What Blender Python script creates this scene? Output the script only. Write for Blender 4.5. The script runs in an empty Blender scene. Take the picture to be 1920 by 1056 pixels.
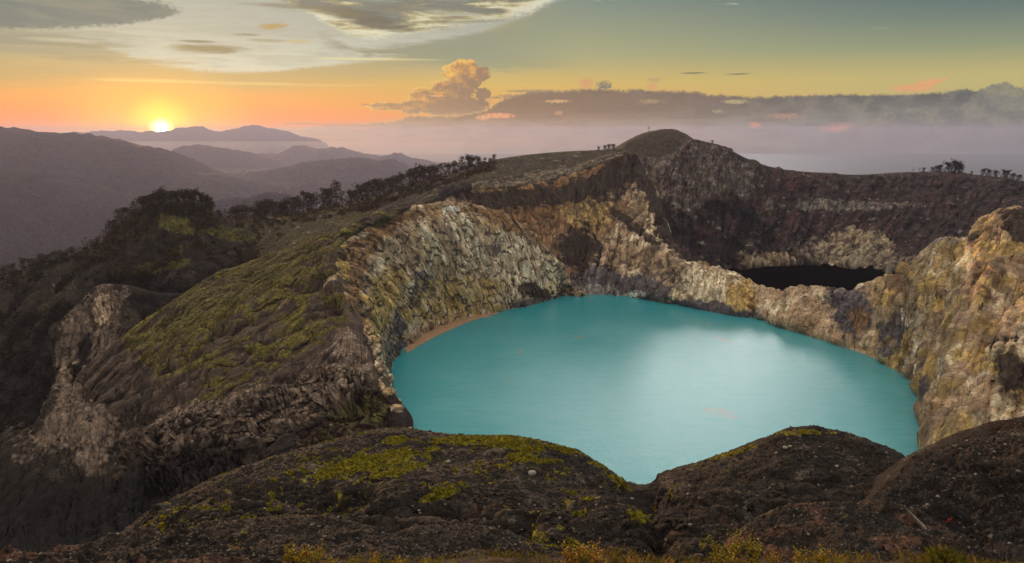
import bpy, math, random
import numpy as np
C = bpy.context
scene = C.scene
COL = scene.collection
R = math.radians
rng = np.random.default_rng(7)
random.seed(7)

# ------------------------------------------------------------------ camera
F = 1440.0 / 1920.0            # focal length / picture width (27 mm on 36 mm)
PITCH = R(11.0)
cam_d = bpy.data.cameras.new('camera')
cam_d.sensor_width = 36.0
cam_d.lens = 27.0
cam_d.clip_start = 0.5
cam_d.clip_end = 200000.0
cam = bpy.data.objects.new('camera', cam_d)
COL.objects.link(cam)
cam.rotation_euler = (R(90) - PITCH, 0, 0)
scene.camera = cam
CP, SP = math.cos(PITCH), math.sin(PITCH)


def ray(px, py):
    """direction of a picture point, scaled to depth 1 along +y"""
    u = (np.asarray(px, float) - 960.0) / 1440.0
    v = (528.0 - np.asarray(py, float)) / 1440.0
    y = CP + SP * v
    return u / y, np.ones_like(u), (-SP + CP * v) / y


def azel(px, py):
    x, y, z = ray(px, py)
    return math.degrees(math.atan2(float(x), 1.0)), math.degrees(math.atan2(float(z), math.hypot(float(x), 1.0)))


def project(p):
    """world -> picture coordinates (1920 wide)"""
    f = p[..., 1] * CP - p[..., 2] * SP
    f = np.maximum(f, 1e-3)
    u = p[..., 0] / f
    v = (p[..., 1] * SP + p[..., 2] * CP) / f
    return 960 + 1440 * u, 528 - 1440 * v


# ------------------------------------------------------------------ sky + sun
SUN_AZ, SUN_EL = azel(303, 243)
LAMP_EL = 6.0
EXPOSURE = 0.0
scene.view_settings.view_transform = 'Standard'
scene.view_settings.look = 'None'
scene.view_settings.gamma = 1.0
scene.view_settings.exposure = EXPOSURE
scene.view_settings.use_curve_mapping = False

sun_d = bpy.data.lights.new('sun', 'SUN')
sun_d.energy = 3.0
sun_d.angle = R(0.6)
sun_d.color = (1.0, 0.56, 0.28)
sun = bpy.data.objects.new('sun', sun_d)
COL.objects.link(sun)
from mathutils import Vector
a_, e_ = R(SUN_AZ), R(LAMP_EL)
sdir = Vector((math.sin(a_) * math.cos(e_), math.cos(a_) * math.cos(e_), math.sin(e_)))
sun.rotation_euler = sdir.to_track_quat('Z', 'Y').to_euler()

world = bpy.data.worlds.new('World')
scene.world = world
world.use_nodes = True
WT = world.node_tree
WT.nodes.clear()


class X:
    """tiny expression wrapper over shader nodes"""
    tree = None

    def __init__(s, sock):
        s.s = sock

    @staticmethod
    def put(node_in, v):
        if isinstance(v, X):
            X.tree.links.new(v.s, node_in)
        else:
            node_in.default_value = v

    @staticmethod
    def m(op, a, b=None, c=None, clamp=False):
        n = X.tree.nodes.new('ShaderNodeMath')
        n.operation = op
        n.use_clamp = clamp
        X.put(n.inputs[0], a)
        if b is not None:
            X.put(n.inputs[1], b)
        if c is not None:
            X.put(n.inputs[2], c)
        return X(n.outputs[0])

    def __add__(a, b): return X.m('ADD', a, b)
    def __radd__(a, b): return X.m('ADD', b, a)
    def __sub__(a, b): return X.m('SUBTRACT', a, b)
    def __rsub__(a, b): return X.m('SUBTRACT', b, a)
    def __mul__(a, b): return X.m('MULTIPLY', a, b)
    def __rmul__(a, b): return X.m('MULTIPLY', b, a)
    def __truediv__(a, b): return X.m('DIVIDE', a, b)
    def __neg__(a): return X.m('MULTIPLY', a, -1.0)


def sm(a, lo, hi):
    n = X.tree.nodes.new('ShaderNodeMapRange')
    n.interpolation_type = 'SMOOTHSTEP'
    X.put(n.inputs['Value'], a)
    if hi < lo:
        n.inputs['From Min'].default_value = hi
        n.inputs['From Max'].default_value = lo
        n.inputs['To Min'].default_value = 1
        n.inputs['To Max'].default_value = 0
    else:
        n.inputs['From Min'].default_value = lo
        n.inputs['From Max'].default_value = hi
    return X(n.outputs[0])


def vec(x, y, z=0.0):
    n = X.tree.nodes.new('ShaderNodeCombineXYZ')
    for i, v in enumerate((x, y, z)):
        X.put(n.inputs[i], v)
    return X(n.outputs[0])


def sep(v):
    n = X.tree.nodes.new('ShaderNodeSeparateXYZ')
    X.put(n.inputs[0], v)
    return X(n.outputs[0]), X(n.outputs[1]), X(n.outputs[2])


def noise(v, scale=1.0, detail=4.0, rough=0.55, dist=0.0, lac=2.0):
    n = X.tree.nodes.new('ShaderNodeTexNoise')
    X.put(n.inputs['Vector'], v)
    n.inputs['Scale'].default_value = scale
    n.inputs['Detail'].default_value = detail
    n.inputs['Roughness'].default_value = rough
    n.inputs['Lacunarity'].default_value = lac
    n.inputs['Distortion'].default_value = dist
    return X(n.outputs[0])


def ramp(f, stops, interp='LINEAR'):
    n = X.tree.nodes.new('ShaderNodeValToRGB')
    X.put(n.inputs[0], f)
    cr = n.color_ramp
    cr.interpolation = interp
    while len(cr.elements) < len(stops):
        cr.elements.new(0.5)
    for e, (p, c) in zip(cr.elements, stops):
        e.position = p
        e.color = (*c, 1) if len(c) == 3 else c
    return X(n.outputs[0])


def mix(f, a, b, mode='MIX'):
    n = X.tree.nodes.new('ShaderNodeMix')
    n.data_type = 'RGBA'
    n.blend_type = mode
    X.put(n.inputs[0], f)
    for i, v in ((6, a), (7, b)):
        if isinstance(v, tuple):
            v = (*v, 1.0) if len(v) == 3 else v
        X.put(n.inputs[i], v)
    return X(n.outputs[2])


def s2l(c):
    return tuple(((v / 255) / 12.92 if v / 255 <= 0.04045 else ((v / 255 + 0.055) / 1.055) ** 2.4) for v in c)


def curve(x, lo, hi, pts, y0, y1):
    """piecewise smooth function of x through pts"""
    n = X.tree.nodes.new('ShaderNodeFloatCurve')
    X.put(n.inputs['Value'], X.m('DIVIDE', x - lo, hi - lo, clamp=True) if isinstance(x, X) else 0)
    cu = n.mapping.curves[0]
    pts = [((a - lo) / (hi - lo), (b - y0) / (y1 - y0)) for a, b in pts]
    cu.points[0].location = pts[0]
    cu.points[1].location = pts[-1]
    for p in pts[1:-1]:
        cu.points.new(*p)
    n.mapping.update()
    return X(n.outputs[0]) * (y1 - y0) + y0


X.tree = WT
tc = WT.nodes.new('ShaderNodeTexCoord')
nrm = WT.nodes.new('ShaderNodeVectorMath')
nrm.operation = 'NORMALIZE'
WT.links.new(tc.outputs['Generated'], nrm.inputs[0])
dx, dy, dz = sep(X(nrm.outputs[0]))
AZ = X.m('ARCTAN2', dx, dy) * (180 / math.pi)          # degrees, 0 ahead, + right
EL = X.m('ARCSINE', dz) * (180 / math.pi)              # degrees above the horizon


def G(stops):           # stops: (elevation, srgb255)
    return ramp(X.m('DIVIDE', EL + 6.0, 36.0, clamp=True), [((e + 6.0) / 36.0, s2l(c)) for e, c in stops])


left = G([(-6, (150, 104, 100)), (-1.5, (190, 104, 88)), (0.0, (244, 76, 30)), (1.0, (255, 104, 20)), (2.2, (246, 148, 40)), (3.6, (222, 166, 70)), (5.0, (200, 178, 128)), (6.5, (184, 176, 146)), (9, (172, 172, 156)), (15, (190, 190, 176)), (30, (170, 180, 180))])
mid = G([(-6, (150, 146, 128)), (-1.8, (190, 168, 118)), (-0.3, (220, 150, 78)), (1.2, (244, 164, 62)), (3.4, (226, 186, 86)), (5.4, (178, 172, 120)), (9, (134, 146, 128)), (15, (160, 168, 158)), (30, (170, 180, 180))])
right = G([(-6, (78, 108, 116)), (-3.0, (80, 112, 118)), (0.5, (110, 126, 130)), (2.0, (206, 188, 118)), (3.6, (204, 188, 116)), (5.4, (150, 156, 118)), (7.2, (112, 128, 116)), (9, (80, 102, 106)), (15, (92, 116, 120)), (30, (140, 158, 165))])
base = mix(sm(AZ, -20, 3), left, mid)
base = mix(sm(AZ, 2, 34), base, right)
back = G([(-6, (90, 100, 110)), (0, (120, 125, 135)), (10, (150, 160, 172)), (30, (160, 175, 190))])
base = mix(sm(dy, 0.3, -0.4), base, back)

# sun glow
cs = X.m('ARCCOSINE', X.m('MINIMUM', dx * (math.sin(R(SUN_AZ)) * math.cos(R(SUN_EL))) + dy * (math.cos(R(SUN_AZ)) * math.cos(R(SUN_EL))) + dz * math.sin(R(SUN_EL)), 0.9999999)) * (180 / math.pi)
dAz = AZ - SUN_AZ
dEl = EL - SUN_EL
ell = X.m('SQRT', dAz * dAz * 0.5 + dEl * dEl)


def A(px, py):
    return azel(px, py)


SEQ = [0, None]


def over(base, mask, col):
    out = mix(mask, base, col)
    SEQ[0] += 1
    if SEQ[0] % 6 == 0:          # keeps Cycles evaluating the layers in order (its shader stack is small)
        bw = X.tree.nodes.new('ShaderNodeRGBToBW')
        X.put(bw.inputs[0], out)
        SEQ[1] = AZ + X(bw.outputs[0]) * 1e-7
    return out


def streak(px, py, rx, ry, soft=0.6, namp=0.5, tilt=0.0, ns=(0.25, 1.6), seed=0.0):
    """soft cloud patch centred on a picture point, radii in source pixels"""
    a, e = A(px, py)
    az = SEQ[1] or AZ
    x = (az - a) * (25.0 / rx)
    y = (EL - e - (az - a) * tilt) * (25.0 / ry) if tilt else (EL - e) * (25.0 / ry)
    d = x * x + y * y
    n = n_fine if ns[0] > 1 else (n_fib if ns[0] > .6 else n_long)
    return sm(d + (n - 0.5) * ((10.0 if ns[0] > 1 else 6.0) * namp), 1.0 + soft * 0.5, 1.0 - soft * 1.5)


n_wisp = noise(vec(AZ * 0.16 + EL * 0.2, EL * 1.1, 3.0), 1.0, 5, 0.62, 0.5)
n_puff = noise(vec(AZ * 1.1, EL * 1.25, 1.0), 1.0, 5, 0.6, 0.3)
n_puff2 = noise(vec(AZ * 3.4, EL * 3.8, 8.0), 1.0, 3, 0.66)
n_long = noise(vec(AZ * 0.22, EL * 2.4, 5.0), 1.0, 5, 0.64, 0.4)
n_fine = noise(vec(AZ * 5.0, EL * 9.0, 22.0), 1.0, 4, 0.66, .4)
n_fib = noise(vec(AZ * 0.5 - EL * 0.5, EL * 4.0, 15.0), 1.0, 4, 0.66, 0.5)

# bright pale opening between the high clouds; its lower edge is a clean arc
gap_low = curve(AZ, -40, 12, [(-40, 7.5), (-34, 6.7), (-30, 6.0), (-27.5, 5.3), (-25, 4.5), (-22.5, 4.05), (-20, 3.95), (-17, 4.05), (-14, 4.4), (-12, 4.6), (-9, 5.0), (-6, 5.6), (-3, 6.6), (0, 7.6), (3, 8.8), (12, 12)], 0, 14)
gsoft = (n_fib - 0.5) * (2.4 * sm(AZ, -20, -27) + 0.4) + (n_long - .5) * 1.0 * sm(AZ, -22, -28)
creamm = sm(EL - gap_low + gsoft + (n_puff2 - .5) * .3, -0.1, 0.3) * sm(AZ, 9, -2) * sm(AZ, -50, -29) * sm(EL, 30, 14)
veil = sm(EL - gap_low + (n_wisp - 0.5) * 1.2, -1.9, -0.2) * sm(AZ, 7, -4)
base = over(base, sm(n_wisp + (n_fib - .5) * .8, .5, .72) * sm(EL, 3.5, 5.5) * sm(AZ, -14, -26) * .0, (0, 0, 0))
base = over(base, veil * 0.55, mix(n_long, s2l((160, 146, 106)), s2l((184, 160, 106))))
base = over(base, creamm * 0.97, mix(sm(n_wisp * .6 + n_fib * .4, .42, .6) * .5, mix(sm(EL, 4, 8), s2l((216, 212, 190)), s2l((186, 184, 168))), s2l((172, 168, 146))))
edge = (n_puff2 - .5) * .9 + (n_puff - .5) * .8
top_lo = curve(AZ, -20, 6, [(-20, 9.4), (-17.5, 8.9), (-15, 8.3), (-12.6, 7.0), (-10.5, 6.3), (-8, 6.55), (-5.5, 7.0), (-3.4, 7.4), (-1.5, 7.6), (0.2, 7.9), (1.6, 8.25), (2.7, 8.75), (3.4, 9.3), (6, 12)], 4, 14)
# tan cloud wedge below the cirrus
tanm = sm(top_lo - .45 - EL + (n_fib - .5) * .6 + (n_wisp - .5) * .5, -.1, .4) * sm(EL - curve(AZ, -16, 8, [(-16, 6.2), (-14.3, 5.62), (-12, 5.25), (-9, 4.9), (-5, 4.4), (0, 4.2), (8, 4.2)], 2, 8) + (n_fib - .5) * 1.6 + (n_wisp - .5) * .8, -.1, .8) * sm(AZ + edge * 2, -14, -11.5)
base = over(base, sm(X.m('ABSOLUTE', EL - gap_low - 0.14), .22, .02) * creamm * sm(AZ, -27, -20) * sm(AZ, -9, -14) * .5, s2l((226, 220, 196)))
base = over(base, tanm * .93 * sm(AZ, 6, -3), mix(sm(AZ, -12, 0), s2l((146, 140, 112)), s2l((150, 152, 122))))
for (px, py, rx, ry, k, c, sd) in ((40, 72, 150, 12, .85, (128, 128, 116), 1.), (120, 62, 120, 7, .6, (160, 156, 130), 18.), (60, 92, 170, 12, .7, (142, 136, 112), 2.), (170, 84, 80, 5, .7, (140, 134, 104), 19.), (40, 130, 230, 26, .5, (164, 146, 104), 9.), (110, 75, 60, 4, .6, (214, 204, 170), 17.),
                                   (215, 112, 120, 7, .7, (160, 142, 98), 3.), (500, 158, 200, 3, .5, (232, 196, 112), 4.), (270, 151, 100, 3.5, .85, (240, 208, 132), 11.), (440, 155, 130, 2.5, .5, (238, 200, 120), 16.),
                                   (710, 111, 130, 2.6, .95, (236, 220, 158), 12.), (900, 120, 200, 16, .35, (164, 158, 112), 75.)):
    base = over(base, streak(px, py, rx, ry, .8, .45, 0, (0.3, 2.8), sd) * k, s2l(c))
m1 = sm(EL - curve(AZ, -45, -20, [(-45, 5.6), (-33, 5.95), (-30, 6.1), (-27, 6.45), (-24.3, 6.95), (-22.7, 7.4), (-21.5, 8.0), (-20, 9.5)], 4, 10) + edge * .55, 0.0, 0.3)
m1 = m1 * sm(EL - curve(AZ, -45, -20, [(-45, 12), (-33, 11), (-29, 10.4), (-26.5, 8.75), (-24, 8.3), (-22.3, 7.85), (-20, 7.0)], 4, 14) + edge, 0.22, -0.25) * sm(AZ + (n_fib - .5) * 5, -21.6, -22.6)
base = over(base, m1 * 0.97, mix(sm(n_wisp, .35, .65), s2l((84, 98, 100)), s2l((120, 122, 108))))
# cirrus sweep, top middle
dcir = EL - top_lo + edge * .8
m2 = sm(dcir + (n_fib - .5) * 1.0 + (n_wisp - .5) * .8, -0.05, 0.5) * sm(AZ + edge * 1.5, 3.9, 2.4) * sm(AZ, -20.5, -15)
base = over(base, m2 * 0.95, ramp(dcir * 0.32 + (n_wisp - 0.5) * 2.4 + (n_fib - .5) * .7, [(0, s2l((238, 230, 200))), (0.2, s2l((226, 214, 170))), (0.36, s2l((176, 158, 108))), (0.58, s2l((118, 114, 98))), (1, s2l((150, 148, 130)))]))
for (px, py, rx, ry, k, c, sd, tl) in ((690, 36, 80, 15, .97, (92, 84, 70), 21., -.16), (720, 50, 60, 7, .8, (110, 98, 72), 25., -.1), (640, 24, 70, 8, .85, (124, 106, 72), 22., -.1), (560, 12, 90, 5, .7, (132, 118, 86), 23., 0), (760, 14, 80, 7, .8, (120, 112, 92), 24., 0), (850, 22, 90, 7, .6, (132, 130, 112), 26., -.05),
                                       (900, 40, 60, 4, .7, (150, 144, 118), 27., .06), (392, 92, 64, 8, 1., (136, 118, 74), 31., 0), (370, 78, 36, 2.6, .9, (120, 112, 84), 32., 0), (460, 65, 24, 2.6, .9, (128, 122, 98), 34., 0), (510, 50, 26, 6, .95, (188, 152, 80), 33., .1), (500, 76, 36, 3.5, .7, (160, 144, 106), 36., 0), (560, 78, 24, 4, .7, (204, 176, 112), 35., 0),
                                       (1300, 137, 22, 1.4, 1., (118, 116, 84), 41., 0), (1385, 139, 28, 1.4, 1., (112, 110, 80), 42., 0), (1650, 53, 16, 2.5, .35, (180, 168, 130), 43., 0)):
    base = over(base, streak(px, py, rx, ry, .7, .45, tl, (0.7, 3.6), sd) * k, s2l(c))


def bank(px_pts):
    pts = [A(px, py) for px, py in px_pts]
    return curve(AZ, -22, 46, [(-22, pts[0][1] - .3)] + pts + [(46, pts[-1][1])], -4, 10)


# the cumulus bank along the horizon
topc = bank([(560, 238), (640, 233), (700, 229), (750, 222), (765, 216), (850, 214), (900, 208), (930, 192), (950, 182), (985, 172), (1060, 168), (1110, 164), (1150, 166), (1250, 168), (1330, 175), (1400, 180), (1500, 178),
             (1600, 176), (1700, 176), (1760, 172), (1800, 166), (1850, 172), (1920, 178), (2000, 172)])
puff = (n_puff - 0.5) * 0.75 + (n_puff2 - 0.5) * 0.45
db = topc - EL + puff * .8
# the tower: several heaped lobes
tow = None
for px, py, rx, ry in ((872, 132, 26, 22), (848, 136, 22, 16), (893, 142, 24, 20), (868, 160, 34, 24), (838, 172, 34, 22), (800, 186, 36, 22), (850, 200, 70, 22), (782, 200, 34, 16), (730, 200, 46, 8), (905, 176, 16, 12)):
    a, e = A(px, py)
    x = (AZ - a) / (rx / 25.0); y = (EL - e) / (ry / 25.0)
    d = 1.0 - (x * x + y * y)
    tow = d if tow is None else X.m('SMOOTH_MAX', tow, d, .3)
dt = tow + puff * 2.6 + (n_fine - .5) * .9
mb = sm(db + (n_fine - .5) * .25, -0.04, 0.16)
mt = sm(dt, 0.0, 0.3)
bot = sm(EL, -3.4, 0.3)
rightness = sm(AZ, 2, 26)
body = mix(rightness, mix(sm(EL, -0.2, 1.6), s2l((172, 146, 122)), s2l((120, 84, 70))), mix(sm(EL, -0.2, 2.5), s2l((132, 142, 136)), s2l((76, 76, 88))))
inner = noise(vec(AZ * 0.4 + 5, EL * 2.2, 2.0), 1.0, 5, 0.64, 0.4)
body = mix(sm(inner, 0.44, 0.62) * 0.6, body, mix(rightness, s2l((98, 68, 62)), s2l((62, 60, 72))))
soft = noise(vec(AZ * 0.7, EL * 0.85, 12.0), 1.0, 5, 0.6, 0.3)
body = mix(sm(soft, 0.48, 0.66) * 0.45 * rightness, body, s2l((146, 142, 132)))
rimw = sm(db, 0.3, 0.0) * sm(AZ, 22, 0)
bodyb = mix(X.m('MAXIMUM', rimw * 0.75, sm(db, .22, .02) * sm(n_puff, .5, .62) * .55), body, mix(sm(db, 0.0, 0.3), s2l((250, 206, 112)), s2l((214, 150, 96))))
# lit side of the tower faces the sun, left and above
shade = noise(vec(AZ * 1.7 + .3, EL * 2.1 - .2, 4.0), 1.0, 5, 0.62, .3)
a, e = A(850, 150)
side = ((EL - e) * 0.55 - (AZ - a) * 0.28) + (shade - .5) * 3.4
bodyt = ramp(side * .25 + .5, [(0, s2l((116, 84, 76))), (.40, s2l((150, 106, 78))), (.54, s2l((206, 140, 66))), (.68, s2l((252, 190, 72))), (1, s2l((255, 228, 130)))])
bodyt = mix(sm(EL, 2.2, .9), bodyt, s2l((150, 112, 94)))
bodyt = mix(sm(dt, .5, .05) * sm(AZ, a + 1.6, a - .6) * .8, bodyt, s2l((255, 214, 110)))
base = over(base, mt * .97, bodyt)
base = over(base, mb * (0.97 * bot), bodyb)
for (px, py, rx, ry, k, c, sd) in ((935, 217, 30, 5, .95, (255, 160, 100), 56.), (905, 221, 14, 5, .8, (255, 170, 110), 76.), (822, 180, 16, 2, .8, (250, 170, 96), 57.), (1100, 156, 15, 10, .95, (224, 156, 98), 58.), (1133, 161, 14, 8, .95, (112, 102, 98), 59.), (1222, 163, 12, 7, .8, (226, 160, 104), 60.), (1228, 150, 14, 4, .5, (170, 140, 100), 77.),
                                  (1045, 190, 26, 3, .8, (240, 184, 118), 61.), (1000, 171, 50, 3, .8, (150, 116, 92), 78.), (955, 182, 26, 5, .8, (150, 110, 90), 79.), (1220, 190, 20, 4, .4, (216, 180, 120), 62.), (1380, 191, 22, 4, .75, (204, 184, 132), 63.), (1345, 209, 10, 3, .6, (190, 170, 130), 80.),
                                  (1578, 242, 36, 6, .95, (246, 156, 110), 65.), (1580, 233, 24, 2.5, .6, (200, 140, 116), 81.), (1415, 235, 11, 6, .9, (240, 150, 112), 66.), (1470, 218, 30, 5, .6, (206, 148, 126), 67.), (1048, 212, 8, 4, .6, (230, 150, 110), 82.),
                                  (670, 240, 40, 4, .6, (236, 124, 84), 68.), (565, 232, 40, 2.2, .85, (150, 88, 72), 69.), (640, 235, 50, 3, .85, (150, 100, 84), 70.), (730, 197, 46, 4, .9, (150, 108, 80), 83.), (920, 184, 22, 2, .7, (150, 112, 84), 84.)):
    base = over(base, streak(px, py, rx, ry, .6, .55, 0, (1.8, 4.2), sd) * k, s2l(c))
# small sunlit cloud over the right end of the bank
pk = streak(1712, 166, 34, 7, .5, .5, 0, (1.6, 2.4), 64.)
pk = X.m('MAXIMUM', pk, streak(1738, 157, 26, 7, .5, .5, .22, (1.6, 2.4), 85.))
base = over(base, pk * sm(EL, 2.3, 2.8), mix(n_puff2, s2l((236, 150, 96)), s2l((252, 186, 124))))
# grey cumulus on the right in front of the bank
dr = curve(AZ, 20, 46, [(20, -1.0), (23.0, 0.2), (25.0, 1.3), (27.5, 1.7), (29.5, 1.7), (30.2, 2.3), (31.2, 2.95), (32.2, 3.0), (33, 2.6), (34, 2.2), (36, 2.5), (38, 2.2), (46, 3.5)], -2, 5) - EL + puff * 1.3
base = over(base, sm(dr, 0.0, 0.22) * bot * 0.85, mix(sm(soft + (n_puff2 - .5) * .5, 0.36, 0.64), s2l((94, 100, 102)), s2l((138, 134, 122))))

# bright high cloud above the frame: it is what the lake mirrors
hi = streak(1310, -225, 300, 140, 1.1, .5, 0, (0.12, 0.22), 71.)
base = over(base, hi * 0.95, (12.0, 12.0, 11.8))
hi2 = streak(900, -420, 620, 110, 1.2, .6, 0, (0.08, 0.3), 72.)
base = over(base, hi2 * 0.5, (1.4, 1.4, 1.3))
# sky overhead, out of view, brightened and warmed to lift the land's light
base = mix(sm(EL, 22, 60), base, (1.62, 1.42, 1.16))

# glow round the sun
base = mix(sm(ell, 5.2, 0.3) * 0.85, base, (1.2, 0.56, 0.02), 'MIX')
base = mix(sm(cs, 2.6, 0.3) * .8, base, (2.2, 1.25, 0.05))
base = mix(sm(cs, 0.9, 0.25), base, (9.0, 6.0, 1.6))
base = mix(sm(cs, 0.42, 0.25), base, (60.0, 48.0, 30.0))

sky = WT.nodes.new('ShaderNodeTexSky')
sky.sky_type = 'NISHITA'
sky.sun_disc = False
sky.sun_elevation = R(LAMP_EL)
sky.sun_rotation = R(SUN_AZ)
sky.altitude = 1600
bg1 = WT.nodes.new('ShaderNodeBackground')
WT.links.new(sky.outputs[0], bg1.inputs[0])
bg1.inputs[1].default_value = 0.012
bg2 = WT.nodes.new('ShaderNodeBackground')
WT.links.new(base.s, bg2.inputs[0])
bg2.inputs[1].default_value = 0.8
add = WT.nodes.new('ShaderNodeAddShader')
WT.links.new(bg1.outputs[0], add.inputs[0])
WT.links.new(bg2.outputs[0], add.inputs[1])
wo = WT.nodes.new('ShaderNodeOutputWorld')
WT.links.new(add.outputs[0], wo.inputs[0])
world.cycles.sampling_method = 'MANUAL'
world.cycles.sample_map_resolution = 512

cy = scene.cycles
cy.max_bounces = 5
cy.diffuse_bounces = 3
cy.glossy_bounces = 2
cy.transmission_bounces = 2
cy.transparent_max_bounces = 8
cy.volume_bounces = 0
cy.sample_clamp_indirect = 3.0
cy.use_denoising = True
scene.render.film_transparent = False

# ------------------------------------------------------------------ numpy noise
_perm = rng.permutation(256).astype(np.int32)
_perm = np.concatenate([_perm, _perm])
_g = rng.normal(size=(256, 3)).astype(np.float32)
_g /= np.linalg.norm(_g, axis=1, keepdims=True)
_gx, _gy, _gz = (np.ascontiguousarray(_g[:, i]) for i in range(3))


def gn(x, y, z):
    x = np.asarray(x, np.float32); y = np.asarray(y, np.float32); z = np.asarray(z, np.float32)
    x, y, z = np.broadcast_arrays(x, y, z)
    xi = np.floor(x); yi = np.floor(y); zi = np.floor(z)
    fx, fy, fz = x - xi, y - yi, z - zi
    xi = xi.astype(np.int32) & 255; yi = yi.astype(np.int32) & 255; zi = zi.astype(np.int32) & 255
    u, v, w = (f * f * f * (f * (f * 6 - 15) + 10) for f in (fx, fy, fz))
    out = 0
    for a in (0, 1):
        pa = _perm[(xi + a) & 255]
        wa = u if a else 1 - u
        for b in (0, 1):
            pb = _perm[pa + ((yi + b) & 255)]
            wb = wa * (v if b else 1 - v)
            for c in (0, 1):
                h = _perm[pb + ((zi + c) & 255)]
                d = _gx[h] * (fx - a) + _gy[h] * (fy - b) + _gz[h] * (fz - c)
                out = out + d * (wb * (w if c else 1 - w))
    return out * 1.6


def fbm(p, scale, octv=4, gain=0.5, ridged=False, off=0.0, st=(1, 1, 1)):
    s, a, o, tot = 1.0 / scale, 1.0, 0.0, 0.0
    for i in range(octv):
        n = gn(p[..., 0] * s * st[0] + off + i * 17.3, p[..., 1] * s * st[1] + off * 1.7 + i * 9.1, p[..., 2] * s * st[2] + off * .3 + i * 5.7)
        if ridged:
            n = 1 - 2 * np.abs(n)
        o = o + n * a
        tot += a
        a *= gain
        s *= 2.03
    return o / tot


# ------------------------------------------------------------------ lofted sheets
def W(pt):
    if pt[0] == 'w':
        return np.array(pt[1:], float)
    px, py, D = pt
    x, y, z = ray(px, py)
    return np.array([x * D, D, z * D], float)


LAKE_Z = -150.0


def S(px, py, z=LAKE_Z):
    """the point of the water level seen at a picture point"""
    x, y, zz = ray(px, py)
    return (px, py, float(z / zz))


def pchip(t, y, tq):
    """monotone cubic, t (n), y (n, ...), tq (m)"""
    t = np.asarray(t, float)
    h = np.diff(t)
    d = np.diff(y, axis=0) / h.reshape(-1, *([1] * (y.ndim - 1)))
    m = np.zeros_like(y)
    if len(t) > 2:
        d0, d1 = d[:-1], d[1:]
        same = (d0 * d1) > 0
        hm = np.where(same, 2 * d0 * d1 / np.where(same, d0 + d1, 1), 0)
        m[1:-1] = hm
    m[0], m[-1] = d[0], d[-1]
    i = np.clip(np.searchsorted(t, tq, side='right') - 1, 0, len(t) - 2)
    sh = (-1,) + (1,) * (y.ndim - 1)
    hh = h[i].reshape(sh)
    s = ((tq - t[i]) / h[i]).reshape(sh)
    return (y[i] * (2 * s ** 3 - 3 * s ** 2 + 1) + m[i] * hh * (s ** 3 - 2 * s ** 2 + s) + y[i + 1] * (-2 * s ** 3 + 3 * s ** 2) + m[i + 1] * hh * (s ** 3 - s ** 2))


def rowpts(row, nu, ts=None):
    w = np.array([W(p) for p in row])
    if ts is None:
        ppx, ppy = project(w)
        ts = np.concatenate([[0], np.cumsum(np.hypot(np.diff(ppx), np.diff(ppy)) + 1e-3)])
    ts = ts / ts[-1]
    return pchip(ts, w, np.linspace(0, 1, nu))


def loft(rows, nu, nvs, matched=None):
    """rows of picture points with depths -> (sum nvs + 1, nu, 3) grid; matched: rows share the spacing of that row"""
    ts = None
    if matched is not None:
        w = np.array([W(p) for p in rows[matched]])
        ppx, ppy = project(w)
        ts = np.concatenate([[0], np.cumsum(np.hypot(np.diff(ppx), np.diff(ppy)) + 1e-3)])
    pts = np.array([rowpts(r, nu, ts if ts is not None and len(r) == len(ts) else None) for r in rows])
    tv = np.arange(len(rows), dtype=float)
    q = [0.0]
    for k, n in enumerate(nvs):
        q += list(k + (np.arange(n) + 1) / n)
    return pchip(tv, pts, np.array(q)), np.array(q)


def normals(P):
    du = np.gradient(P, axis=1)
    dv = np.gradient(P, axis=0)
    n = np.cross(du, dv)
    n /= np.linalg.norm(n, axis=-1, keepdims=True) + 1e-9
    # face the camera
    s = np.sign(-(n * P).sum(-1, keepdims=True))
    s = np.where(np.median(s) >= 0, 1.0, -1.0)
    return n * s


SHEETS = {}


def fcoord(P):
    """metres across and down the slope"""
    du = np.linalg.norm(np.diff(P, axis=1), axis=-1)
    du = np.concatenate([np.zeros((P.shape[0], 1)), np.cumsum(du, axis=1)], 1)
    dv = np.linalg.norm(np.diff(P, axis=0), axis=-1)
    dv = np.concatenate([np.zeros((1, P.shape[1])), np.cumsum(dv, axis=0)], 0)
    um = du[P.shape[0] // 2][None] + 0 * dv
    return um, dv


def fix_crest(P, P0, q, vc, fall=.6, win=31):
    """bring the displaced crest line back to its mean height, keeping its jags"""
    k0 = int(np.argmin(np.abs(q - vc)))
    lo, hi = np.searchsorted(q, vc - .25), np.searchsorted(q, vc + .5)
    el = lambda A: A[..., 2] / np.maximum(A[..., 1], 1)
    have = el(P[lo:hi]).max(0)
    want = el(P0[lo:hi]).max(0)
    err = (have - want) * P0[k0, :, 1]
    ker = np.hanning(win + 2)[1:-1]
    ker /= ker.sum()
    e = np.convolve(np.pad(err, win // 2, mode='edge'), ker, mode='valid')
    e = np.where(P0[k0, :, 1] > 5, e, 0)
    w = np.exp(-((q - vc) / fall) ** 2)[:, None]
    w = np.where((q < vc)[:, None], 1.0, w)
    P = P.copy()
    P[..., 2] -= e[None] * w
    return P


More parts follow.
